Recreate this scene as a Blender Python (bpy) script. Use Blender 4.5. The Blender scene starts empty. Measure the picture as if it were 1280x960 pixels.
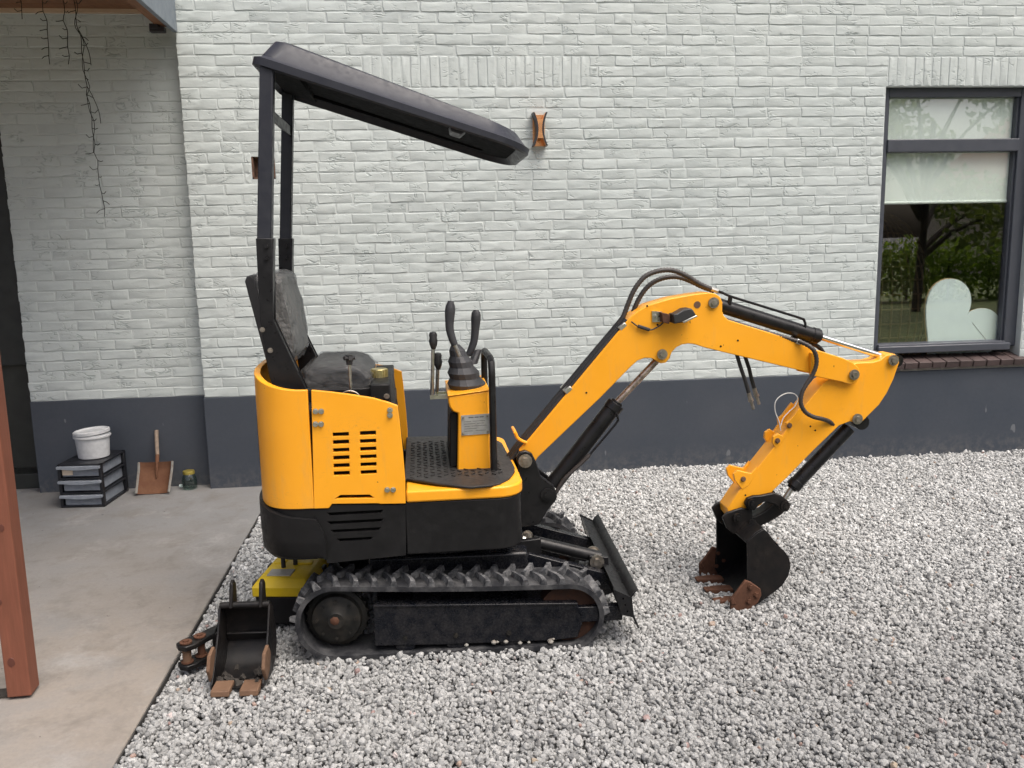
import bpy, bmesh, math, random
import numpy as np
from mathutils import Vector, Matrix, Euler
from mathutils.geometry import tessellate_polygon
random.seed(7); rng = np.random.default_rng(7)
R = math.radians
scene = bpy.context.scene
col = scene.collection
# ------------------------------------------------------------------ camera, sky, sun, exposure
cam = bpy.data.cameras.new('camera'); cam.lens = 30.376; cam.sensor_width = 36; cam.clip_start = .05; cam.clip_end = 600
co = bpy.data.objects.new('camera', cam); col.objects.link(co); scene.camera = co
yaw, pit, roll = 0.10508, 0.16432, -0.02060
fw = Vector((math.sin(yaw)*math.cos(pit), math.cos(yaw)*math.cos(pit), -math.sin(pit)))
r0 = Vector((math.cos(yaw), -math.sin(yaw), 0)); u0 = r0.cross(fw)
rr = r0*math.cos(roll)+u0*math.sin(roll); uu = -r0*math.sin(roll)+u0*math.cos(roll)
m = Matrix((rr, uu, -fw)).transposed().to_4x4(); m.translation = (0, -5.5620, 1.5346); co.matrix_world = m
SUN_EL, SUN_AZ = 64, 140      # bright overcast: a broad soft glow high behind the viewer's right shoulder
world = bpy.data.worlds.new('World'); scene.world = world; world.use_nodes = True
wn = world.node_tree; wn.nodes.clear()
sky = wn.nodes.new('ShaderNodeTexSky'); sky.sky_type = 'NISHITA'; sky.sun_disc = False
sky.sun_elevation = R(SUN_EL); sky.sun_rotation = R(SUN_AZ); sky.air_density = .5; sky.dust_density = 8.0; sky.ozone_density = .0
bg = wn.nodes.new('ShaderNodeBackground'); bg.inputs[1].default_value = .15
wo = wn.nodes.new('ShaderNodeOutputWorld'); wn.links.new(sky.outputs[0], bg.inputs[0]); wn.links.new(bg.outputs[0], wo.inputs[0])
sl = bpy.data.lights.new('sun', 'SUN'); sl.energy = 1.5; sl.angle = R(60); sl.color = (.94, .985, .98)
so = bpy.data.objects.new('sun', sl); col.objects.link(so)
sd = Vector((math.sin(R(SUN_AZ))*math.cos(R(SUN_EL)), math.cos(R(SUN_AZ))*math.cos(R(SUN_EL)), math.sin(R(SUN_EL))))
so.rotation_euler = sd.to_track_quat('Z', 'Y').to_euler(); so.location = (3, -8, 9)
scene.view_settings.view_transform = 'Standard'; scene.view_settings.look = 'None'
scene.view_settings.exposure = 0.55; scene.view_settings.gamma = 1
scene.cycles.use_adaptive_sampling = True; scene.cycles.adaptive_threshold = .025; scene.cycles.max_bounces = 7; scene.cycles.diffuse_bounces = 3; scene.cycles.glossy_bounces = 3; scene.cycles.transparent_max_bounces = 10
scene.render.resolution_x = 1024; scene.render.resolution_y = 768

# ------------------------------------------------------------------ materials
MATS = {}
class NT:
    def __init__(s, name):
        s.m = bpy.data.materials.new(name); s.m.use_nodes = True; s.t = s.m.node_tree; s.n = s.t.nodes
        s.b = s.n['Principled BSDF']; s.out = s.n['Material Output']; MATS[name] = s.m
    def new(s, typ, **kw):
        n = s.n.new(typ)
        for k, v in kw.items(): setattr(n, k, v)
        return n
    def link(s, a, b): s.t.links.new(a, b)
    def coord(s, kind='Object', scale=(1, 1, 1)):
        c = s.new('ShaderNodeTexCoord'); mp = s.new('ShaderNodeMapping'); mp.inputs['Scale'].default_value = scale
        s.link(c.outputs[kind], mp.inputs[0]); return mp.outputs[0]
    def wpos(s, scale=(1, 1, 1)):
        c = s.new('ShaderNodeNewGeometry'); mp = s.new('ShaderNodeMapping'); mp.inputs['Scale'].default_value = scale
        s.link(c.outputs['Position'], mp.inputs[0]); return mp.outputs[0]
    def noise(s, v, scale, detail=3, rough=.55, dist=0):
        n = s.new('ShaderNodeTexNoise'); n.inputs['Scale'].default_value = scale; n.inputs['Detail'].default_value = detail
        n.inputs['Roughness'].default_value = rough; n.inputs['Distortion'].default_value = dist; s.link(v, n.inputs['Vector']); return n.outputs[0]
    def ramp(s, f, stops):
        r = s.new('ShaderNodeValToRGB'); e = r.color_ramp.elements
        while len(e) < len(stops): e.new(.5)
        for i, (p, c) in enumerate(stops):
            e[i].position = p; e[i].color = (c, c, c, 1) if isinstance(c, (int, float)) else (*c, 1)
        s.link(f, r.inputs[0]); return r.outputs[0]
    def mix(s, f, a, b, mode='MIX'):
        x = s.new('ShaderNodeMix', data_type='RGBA', blend_type=mode)
        for i, v in ((0, f), (6, a), (7, b)):
            if isinstance(v, (int, float)): x.inputs[i].default_value = v
            elif isinstance(v, tuple): x.inputs[i].default_value = (*v, 1)
            else: s.link(v, x.inputs[i])
        return x.outputs[2]
    def math(s, op, a, b=0.):
        x = s.new('ShaderNodeMath', operation=op)
        for i, v in ((0, a), (1, b)):
            if isinstance(v, (int, float)): x.inputs[i].default_value = v
            else: s.link(v, x.inputs[i])
        return x.outputs[0]
    def bump(s, h, strength, dist=.01, normal=None):
        b = s.new('ShaderNodeBump'); b.inputs['Strength'].default_value = strength; b.inputs['Distance'].default_value = dist
        s.link(h, b.inputs['Height'])
        if normal: s.link(normal, b.inputs['Normal'])
        s.link(b.outputs[0], s.b.inputs['Normal']); return b.outputs[0]
    def set(s, color=None, rough=None, metal=None, spec=None, coat=None):
        for k, v in (('Base Color', color), ('Roughness', rough), ('Metallic', metal), ('Specular IOR Level', spec), ('Coat Weight', coat)):
            if v is None: continue
            if isinstance(v, tuple): s.b.inputs[k].default_value = (*v, 1)
            elif isinstance(v, (int, float)): s.b.inputs[k].default_value = v
            else: s.link(v, s.b.inputs[k])
        return s

def simple(name, color, rough=.5, metal=0., var=.12, scale=8, spec=None, bump=0., bscale=60, coat=None):
    t = NT(name); v = t.wpos()
    n = t.noise(v, scale, 5); f = t.ramp(n, [(.3, 1-var), (.7, 1+var)])
    t.set(t.mix(1., tuple(color), f, 'MULTIPLY'), None, metal, spec, coat)
    t.set(rough=t.ramp(t.noise(v, scale*2.3, 4), [(.3, max(.03, rough-.1)), (.7, min(1, rough+.12))]))
    if bump: t.bump(t.noise(v, bscale, 4), bump, .004)
    return t.m

def brick_paint():
    t = NT('white_paint_brick'); v = t.wpos(); v2 = t.wpos((10, 10, 25))
    big = t.noise(v, .9, 3); fine = t.noise(v, 18, 5)
    c = t.mix(t.ramp(big, [(.3, 0), (.7, 1)]), (.465, .515, .505), (.52, .565, .55))
    c = t.mix(t.ramp(fine, [(.25, .35), (.5, 0)]), c, (.42, .46, .45))
    info = t.new('ShaderNodeObjectInfo'); tone = t.ramp(info.outputs['Random'], [(0, .95), (1, 1.03)])
    c = t.mix(1., c, tone, 'MULTIPLY')
    # hand-formed creases: thin ridges that come and go
    w1 = t.noise(v2, 1.0, 2, .5, .8); ridge = t.math('ABSOLUTE', t.math('SUBTRACT', w1, .5))
    crease = t.ramp(ridge, [(0., 1), (.034, 0)])
    mask = t.ramp(t.noise(v, 7.3, 2), [(.51, 0), (.61, 1)])
    cr = t.math('MULTIPLY', crease, mask)
    lump = t.noise(v, 38, 4)
    mid = t.noise(t.wpos((1, 1, 1.9)), 17, 4)
    h = t.math('SUBTRACT', t.math('ADD', t.math('MULTIPLY', lump, .35), t.math('MULTIPLY', mid, .8)), t.math('MULTIPLY', cr, 1.5))
    t.bump(h, .42, .006)
    c = t.mix(t.math('MULTIPLY', cr, .42), c, (.16, .205, .20))
    t.set(c, .62, spec=.35); return t.m
brick_paint()
def mortar_paint():
    t = NT('white_paint_mortar'); v = t.wpos()
    t.set(t.mix(t.ramp(t.noise(v, 25, 5), [(.3, 0), (.7, 1)]), (.455, .50, .49), (.51, .552, .54)), .75)
    t.bump(t.noise(v, 60, 4), .5, .004); return t.m
mortar_paint()
def plinth():
    t = NT('plinth_paint'); v = t.wpos()
    c = t.mix(t.ramp(t.noise(v, 1.6, 5), [(.3, 0), (.75, 1)]), (.040, .050, .066), (.058, .066, .080))
    spl = t.ramp(t.noise(t.wpos((1, 1, .45)), 11, 2), [(.70, 0), (.715, .45)])
    low = t.noise(v, 33, 3)
    c = t.mix(spl, c, (.22, .23, .24))
    sx = t.new('ShaderNodeSeparateXYZ'); t.link(v, sx.inputs[0]); mr = t.new('ShaderNodeMapRange'); mr.inputs[1].default_value = .16; mr.inputs[2].default_value = 0.; t.link(sx.outputs[2], mr.inputs[0])
    c = t.mix(t.math('MULTIPLY', mr.outputs[0], t.ramp(t.noise(v, 22, 5, .7), [(.42, 0), (.7, .55)])), c, (.16, .155, .145))     # splash-back dirt
    t.set(c, t.ramp(low, [(.3, .5), (.7, .68)]), spec=.35); t.bump(t.noise(v, 90, 3), .12, .003); return t.m
plinth()
def concrete():
    t = NT('concrete'); v = t.wpos()
    a = t.noise(v, .7, 6, .6); b = t.noise(t.wpos((1, 1.25, 1)), 1.9, 8, .68, .3); f = t.noise(v, 60, 6, .72); m = t.noise(t.wpos((1.2, 1, 1)), 5.5, 8, .7, .2)
    c = t.mix(t.ramp(a, [(.35, 0), (.65, 1)]), (.165, .168, .170), (.21, .212, .212))
    sx = t.new('ShaderNodeSeparateXYZ'); t.link(v, sx.inputs[0]); mr = t.new('ShaderNodeMapRange'); mr.inputs[1].default_value = -.6; mr.inputs[2].default_value = -2.4; t.link(sx.outputs[1], mr.inputs[0])
    c = t.mix(t.math('MULTIPLY', mr.outputs[0], t.ramp(b, [(.30, .2), (.60, .9)])), c, (.27, .235, .198))     # sand trodden in from the yard
    c = t.mix(t.ramp(b, [(.50, 0), (.68, .5)]), c, (.155, .146, .134))
    c = t.mix(t.ramp(m, [(.50, 0), (.68, .55)]), c, (.125, .112, .098))
    c = t.mix(t.ramp(t.noise(v, 2.4, 7, .7), [(.55, 0), (.70, .5)]), c, (.33, .325, .315))
    c = t.mix(t.ramp(t.noise(v, 21, 4, .6), [(.70, 0), (.725, .85)]), c, (.04, .037, .033))
    c = t.mix(t.ramp(f, [(.35, .28), (.6, 0)]), c, (.15, .142, .132))
    t.set(c, .82, spec=.25); t.bump(t.math('ADD', f, t.math('MULTIPLY', m, 2)), .3, .004); return t.m
concrete()
def stone():
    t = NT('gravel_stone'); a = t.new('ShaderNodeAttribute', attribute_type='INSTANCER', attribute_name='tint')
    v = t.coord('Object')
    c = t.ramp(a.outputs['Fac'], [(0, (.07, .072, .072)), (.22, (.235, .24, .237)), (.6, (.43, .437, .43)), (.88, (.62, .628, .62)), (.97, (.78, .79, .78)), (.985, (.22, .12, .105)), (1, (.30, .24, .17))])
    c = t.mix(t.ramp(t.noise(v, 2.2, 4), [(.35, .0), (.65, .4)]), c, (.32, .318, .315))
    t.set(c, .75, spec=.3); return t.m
stone()
def groundm():
    t = NT('gravel_bed'); v = t.wpos()
    vo = t.new('ShaderNodeTexVoronoi'); vo.inputs['Scale'].default_value = 60; t.link(v, vo.inputs['Vector'])
    c = t.ramp(vo.outputs['Color'], [(.2, (.05, .05, .05)), (.6, (.12, .12, .117)), (.95, (.3, .3, .29))])
    t.set(c, .9); t.bump(vo.outputs['Distance'], .8, .01); return t.m
groundm()
simple('grass', (.095, .12, .035), .9, var=.4, scale=3)
def yellow():
    t = NT('yellow_paint'); v = t.wpos()
    c = t.mix(t.ramp(t.noise(v, 3, 4), [(.3, 0), (.7, 1)]), (.82, .345, .013), (.88, .385, .019))
    c = t.mix(t.ramp(t.noise(v, 14, 6, .7), [(.62, 0), (.78, .35)]), c, (.55, .22, .02))
    c = t.mix(t.ramp(t.noise(v, 55, 2), [(.75, 0), (.765, .8)]), c, (.06, .03, .015))
    c = t.mix(t.ramp(t.noise(t.wpos((3, 3, .6)), 6, 7, .72), [(.54, 0), (.72, .28)]), c, (.50, .30, .11))
    sc_ = t.math('ABSOLUTE', t.math('SUBTRACT', t.noise(t.wpos((7, 7, 26)), 2.2, 2, .5, 1.2), .5)); sm_ = t.ramp(t.noise(v, 4.1, 3), [(.60, 0), (.66, 1)])
    c = t.mix(t.math('MULTIPLY', t.math('MULTIPLY', t.ramp(sc_, [(0, 1), (.008, 0)]), sm_), .5), c, (.42, .22, .06))
    t.set(c, t.ramp(t.noise(v, 9, 4), [(.3, .3), (.7, .46)]), spec=.45); t.bump(t.noise(v, 130, 2), .03, .002); return t.m
yellow()
def dusty(name, base, dust, amount=.5, rough=.5, scale=9, spec=.4):
    t = NT(name); v = t.wpos()
    n = t.noise(v, scale, 6, .65); n2 = t.noise(v, scale*4.5, 5, .6)
    f = t.math('MULTIPLY', t.ramp(n, [(.4, 0), (.75, 1)]), t.ramp(n2, [(.3, .3), (.7, 1)]))
    c = t.mix(t.math('MULTIPLY', f, amount), base, dust)
    t.set(c, t.ramp(n2, [(.3, rough-.1), (.7, rough+.15)]), spec=spec); t.bump(n2, .1, .003); return t.m
dusty('black_paint', (.008, .008, .009), (.07, .07, .07), .18, .34, 9, .3)
dusty('black_shell', (.0085, .0085, .009), (.05, .05, .05), .2, .48, 9, .22)
dusty('shaded_plastic', (.004, .004, .005), (.03, .03, .03), .15, .8, 9, .05)  # canopy plastic again, with the shade underneath put into its colour
dusty('canopy_plastic', (.020, .022, .030), (.07, .075, .085), .25, .42, 9, .35)
dusty('track_rubber', (.016, .017, .020), (.17, .17, .17), .7, .7, 14, .25)
dusty('lug_rubber', (.032, .034, .038), (.33, .33, .33), .9, .75, 22, .2)
dusty('undercarriage_paint', (.005, .006, .009), (.13, .12, .11), .24, .24, 26, .3)
dusty('bucket_paint', (.006, .006, .0065), (.09, .065, .05), .2, .42, 10, .28)
dusty('rust_steel', (.095, .042, .024), (.035, .018, .012), .9, .75, 14, .3)
dusty('rust_light', (.145, .085, .052), (.045, .022, .014), .9, .7, 10, .3)
dusty('rust_idler', (.026, .012, .008), (.09, .04, .02), .9, .75, 16, .3)
dusty('sprocket_steel', (.007, .0075, .007), (.08, .065, .05), .4, .55, 22, .3)
dusty('floor_mat', (.018, .017, .017), (.07, .065, .06), .5, .55, 12)
simple('hose_rubber', (.014, .014, .015), .5)
simple('hose_wrap', (.035, .030, .028), .5, scale=60, var=.3)
simple('black_rubber', (.020, .020, .021), .55, bump=.2)
simple('grip_rubber', (.035, .036, .040), .6, bump=.15)
simple('chrome', (.75, .76, .78), .16, 1., var=.05)
simple('zinc', (.55, .54, .50), .35, 1., var=.2, scale=40)
simple('old_zinc', (.34, .31, .27), .45, 1., var=.3, scale=60)
simple('rod_rusty', (.40, .33, .28), .35, .9, var=.6, scale=45)
simple('brass_cap', (.52, .45, .22), .38, .85, var=.35, scale=30)
simple('copper', (.86, .43, .19), .28, 1., var=.05)
simple('lamp_black', (.02, .018, .022), .45)
simple('frame_grey', (.052, .058, .072), .42, var=.06)
simple('fascia_grey', (.17, .20, .23), .5, var=.06)
simple('dark_frame', (.020, .023, .020), .5, var=.2)
simple('olive_panel', (.035, .037, .030), .6, var=.3, scale=4)
simple('sill_clay', (.058, .040, .038), .6, var=.35, scale=7, bump=.3)
simple('sill_mortar', (.22, .20, .18), .9)
simple('label_metal', (.42, .42, .42), .4, .6, var=.15, scale=40)
simple('label_ink', (.10, .10, .10), .6)
simple('drawer_black', (.008, .009, .012), .4)
def translucent(name, color, alpha, rough=.35):
    t = NT(name); t.set(color, rough); tr = t.new('ShaderNodeBsdfTransparent'); mx = t.new('ShaderNodeMixShader')
    tr.inputs[0].default_value = (.9, .92, .94, 1)
    v = t.wpos(); t.link(t.ramp(t.noise(v, 30, 3), [(.3, max(0, alpha-.08)), (.7, min(1, alpha+.1))]), mx.inputs[0])
    t.link(tr.outputs[0], mx.inputs[1]); t.link(t.b.outputs[0], mx.inputs[2]); t.link(mx.outputs[0], t.out.inputs[0]); return t
translucent('drawer_plastic', (.27, .30, .34), .8)
translucent('white_plastic', (.60, .62, .63), .78)
tw = translucent('plastic_film', (.29, .29, .285), .40, .25); tw.bump(tw.noise(tw.wpos(), 26, 4), .8, .02)
tw = translucent('thin_film', (.26, .26, .255), .22, .22); tw.bump(tw.noise(tw.wpos(), 24, 4), .9, .02)
def glass(name, ior, tint):
    t = NT(name); lw = t.new('ShaderNodeLayerWeight'); lw.inputs[0].default_value = .5; r0_ = ((ior-1)/(ior+1))**2
    class fr: outputs = [t.math('ADD', t.math('MULTIPLY', t.math('POWER', lw.outputs['Facing'], 5.), 1-r0_), r0_)]
    tr = t.new('ShaderNodeBsdfTransparent'); tr.inputs[0].default_value = (*tint, 1); gl = t.new('ShaderNodeBsdfGlossy'); gl.inputs['Roughness'].default_value = 0.0
    gl.inputs[0].default_value = (1, 1, 1, 1)
    mx = t.new('ShaderNodeMixShader'); t.link(fr.outputs[0], mx.inputs[0]); t.link(tr.outputs[0], mx.inputs[1]); t.link(gl.outputs[0], mx.inputs[2]); t.link(mx.outputs[0], t.out.inputs[0])
glass('window_glass', 2.1, (.97, .985, .975)); glass('jar_glass', 1.5, (.80, .86, .84))
simple('blind_fabric', (.80, .86, .82), .8, var=.04, scale=2)
simple('heart_white', (.72, .82, .82), .5, var=.04)
simple('plywood', (.45, .29, .15), .6)
simple('rattan_dark', (.05, .036, .018), .7, var=.5, scale=60, bump=.8, bscale=70); simple('rattan', (.13, .085, .04), .6, var=.3, scale=30)
simple('interior_wall', (.20, .19, .16), .9); simple('interior_floor', (.10, .075, .05), .6)
def wood(name, a, b, axis):
    t = NT(name); v = t.wpos(axis); n = t.noise(v, 5, 6, .6, .5)
    c = t.mix(t.ramp(n, [(.3, 0), (.7, 1)]), a, b)
    c = t.mix(t.ramp(t.noise(t.wpos(), 3.1, 3), [(.4, 0), (.7, .5)]), c, (a[0]*.6, a[1]*.55, a[2]*.5)); t.set(c, .62, spec=.3); t.bump(n, .15, .004)
wood('post_wood', (.215, .078, .048), (.155, .06, .036), (18, 18, 1.2)); wood('soffit_wood', (.28, .14, .075), (.20, .095, .05), (14, 1.2, 14))
simple('knot_wood', (.10, .03, .018), .6); simple('pale_wood', (.48, .36, .25), .6)
simple('shovel_wood', (.22, .17, .13), .7, var=.3, scale=40)
dusty('shovel_rust', (.115, .052, .028), (.20, .105, .06), .9, .75, 12, .25)
dusty('shovel_zinc', (.24, .24, .22), (.13, .07, .04), .8, .6, 22, .3)
dusty('tool_yellow', (.66, .46, .010), (.36, .28, .05), .5, .5, 12)
simple('tool_grey', (.30, .29, .25), .5)
simple('wire', (.012, .014, .010), .6); simple('white_wire', (.6, .6, .58), .5)
simple('gold_lid', (.42, .34, .08), .4, .7); simple('paper', (.62, .52, .40), .8); simple('edging', (.035, .034, .032), .8)
simple('exposed_clay', (.12, .065, .042), .85, var=.5, scale=25, bump=.6); simple('dark_soil', (.03, .026, .022), .9, bump=.5)
simple('bark', (.05, .038, .028), .9, var=.3, bump=.6, bscale=20)
def leaf(name, a, b):
    t = NT(name); info = t.noise(t.wpos(), 2.2, 3); t.set(t.mix(t.ramp(info, [(.3, 0), (.7, 1)]), a, b), .55, spec=.3)
    tl = t.new('ShaderNodeBsdfTranslucent'); tl.inputs[0].default_value = (b[0]*1.6, b[1]*1.6, b[2], 1)
    mx = t.new('ShaderNodeMixShader'); mx.inputs[0].default_value = .3; t.link(t.b.outputs[0], mx.inputs[1]); t.link(tl.outputs[0], mx.inputs[2]); t.link(mx.outputs[0], t.out.inputs[0])
leaf('leaf_dark', (.06, .085, .022), (.115, .15, .035)); leaf('leaf_bright', (.11, .17, .02), (.16, .24, .03))
simple('neighbour_render', (.62, .50, .45), .8); simple('roof_tile', (.16, .06, .04), .8); simple('shadow_glass', (.03, .035, .04), .15)

# ------------------------------------------------------------------ mesh helpers
class MB:
    def __init__(s): s.v = []; s.f = []
    def add(s, vs, fs):
        o = len(s.v); s.v += [tuple(x) for x in vs]; s.f += [tuple(i+o for i in f) for f in fs]; return s
    def box(s, c, size, rot=None):
        x, y, z = [d/2 for d in size]
        vs = [Vector((a*x, b*y, d*z)) for a in (-1, 1) for b in (-1, 1) for d in (-1, 1)]
        if rot: M = Euler(rot).to_matrix(); vs = [M @ v for v in vs]
        return s.add([v+Vector(c) for v in vs], [(0, 1, 3, 2), (4, 6, 7, 5), (0, 4, 5, 1), (2, 3, 7, 6), (0, 2, 6, 4), (1, 5, 7, 3)])
    def prism(s, pts, y0, y1, holes=(), M=None):
        loops = [list(pts)]+[list(h) for h in holes]; flat = [q for l in loops for q in l]; n = len(flat)
        if holes: tri = tessellate_polygon([[Vector((q[0], q[1], 0)) for q in l] for l in loops])
        else: tri = [tuple(range(n))]
        vs = [Vector((q[0], y0, q[1])) for q in flat]+[Vector((q[0], y1, q[1])) for q in flat]
        fs = [tuple(t) for t in tri]+[tuple(i+n for i in reversed(t)) for t in tri]
        o = 0
        for l in loops:
            k = len(l)
            fs += [(o+i, o+(i+1) % k, n+o+(i+1) % k, n+o+i) for i in range(k)]; o += k
        if M is not None: vs = [M @ v for v in vs]
        return s.add(vs, fs)
    def cyl(s, p0, p1, r0, r1=None, n=16, cap=True):
        p0, p1 = Vector(p0), Vector(p1); r1 = r0 if r1 is None else r1
        q = (p1-p0).to_track_quat('Z', 'Y'); vs = []
        for p, r in ((p0, r0), (p1, r1)):
            vs += [p+q @ Vector((r*math.cos(2*math.pi*i/n), r*math.sin(2*math.pi*i/n), 0)) for i in range(n)]
        fs = [(i, (i+1) % n, n+(i+1) % n, n+i) for i in range(n)]
        if cap: fs += [tuple(reversed(range(n))), tuple(range(n, 2*n))]
        return s.add(vs, fs)
    def loft(s, rings, cap0=True, cap1=True, closed=True):
        n = len(rings[0]); vs = [q for r in rings for q in r]; fs = []
        for j in range(len(rings)-1):
            for i in range(n if closed else n-1):
                k = (i+1) % n; fs.append((j*n+i, j*n+k, (j+1)*n+k, (j+1)*n+i))
        if cap0: fs.append(tuple(reversed(range(n))))
        if cap1: fs.append(tuple((len(rings)-1)*n+i for i in range(n)))
        return s.add(vs, fs)
    def tube(s, pts, r, n=8, step=None, rib=0., radii=None):
        P = [Vector(q) for q in pts]
        if step: P = catmull(P, step)
        up = Vector((.13, .97, .21)); rings = []
        for i, q in enumerate(P):
            d = (P[min(i+1, len(P)-1)]-P[max(i-1, 0)]).normalized(); a = d.cross(up).normalized(); b = d.cross(a)
            rad = radii[min(len(radii)-1, int(i*len(radii)/len(P)))] if radii else r*(1+(rib if i % 2 else -rib))
            rings.append([q+a*rad*math.cos(2*math.pi*k/n)+b*rad*math.sin(2*math.pi*k/n) for k in range(n)])
        return s.loft(rings)
    def lathe(s, prof, c=(0, 0, 0), n=24, M=None):
        rings = [[Vector((r*math.cos(2*math.pi*i/n), r*math.sin(2*math.pi*i/n), z)) for i in range(n)] for r, z in prof]
        rings = [[(M @ q if M else q)+Vector(c) for q in g] for g in rings]
        return s.loft(rings)
def catmull(P, step):
    out = []; Q = [P[0]*2-P[1]]+P+[P[-1]*2-P[-2]]
    for i in range(1, len(Q)-2):
        a, b, c, d = Q[i-1:i+3]; k = max(1, int((c-b).length/step))
        for j in range(k):
            t = j/k; out.append(.5*((2*b)+(c-a)*t+(2*a-5*b+4*c-d)*t*t+(3*b-a-3*c+d)*t**3))
    return out+[P[-1]]
def mk(name, mb, mat, parent=None, smooth=35, bevel=0, seg=2, loc=None, rot=None, fix=True):
    me = bpy.data.meshes.new(name); me.from_pydata([tuple(v) for v in mb.v], [], mb.f)
    if fix:
        bm = bmesh.new(); bm.from_mesh(me); bmesh.ops.recalc_face_normals(bm, faces=bm.faces); bm.to_mesh(me); bm.free()
    me.materials.append(MATS[mat])
    if smooth:
        me.polygons.foreach_set('use_smooth', [True]*len(me.polygons)); me.set_sharp_from_angle(angle=R(smooth))
    o = bpy.data.objects.new(name, me); col.objects.link(o); o.parent = parent
    if loc: o.location = loc
    if rot: o.rotation_euler = rot
    if bevel:
        b = o.modifiers.new('bevel', 'BEVEL'); b.width = bevel; b.segments = seg; b.limit_method = 'ANGLE'; b.angle_limit = R(40); b.use_clamp_overlap = True
    return o
def tag(o, label, cat, group=None):
    o['label'] = label; o['category'] = cat
    if group: o['group'] = group
    return o
def struct(o, kind='structure'): o['kind'] = kind; return o
def empty(name, loc=(0, 0, 0), rz=0):
    o = bpy.data.objects.new(name, None); col.objects.link(o); o.location = loc; o.rotation_euler = (0, 0, rz); o.empty_display_size = .1; return o
def dup(o, parent, name=None, **kw):
    c = o.copy(); col.objects.link(c); c.parent = parent
    for k, v in kw.items(): setattr(c, k, v)
    return c

# ------------------------------------------------------------------ ground, slab, gravel
g = MB(); S = 260
g.add([(-S, -S, -.045), (S, -S, -.045), (S, S, -.045), (-S, S, -.045)], [(0, 1, 2, 3)])
struct(mk('ground', g, 'gravel_bed', smooth=0, fix=False))
g = MB(); g.box((-5.468, -3.4, -.045), (9.0, 9.2, .09)); struct(mk('concrete_slab', g, 'concrete', smooth=0, bevel=.006))
g = MB(); g.box((-.965, -4.0, -.042), (.005, 8.0, .076)); struct(mk('edging_strip', g, 'edging', smooth=0))
g = MB(); g.add([(-.9, -60, -.03), (60, -60, -.03), (60, -4.6, -.03), (-.9, -4.6, -.03)], [(0, 1, 2, 3)]); struct(mk('lawn', g, 'grass', smooth=0, fix=False))

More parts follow.
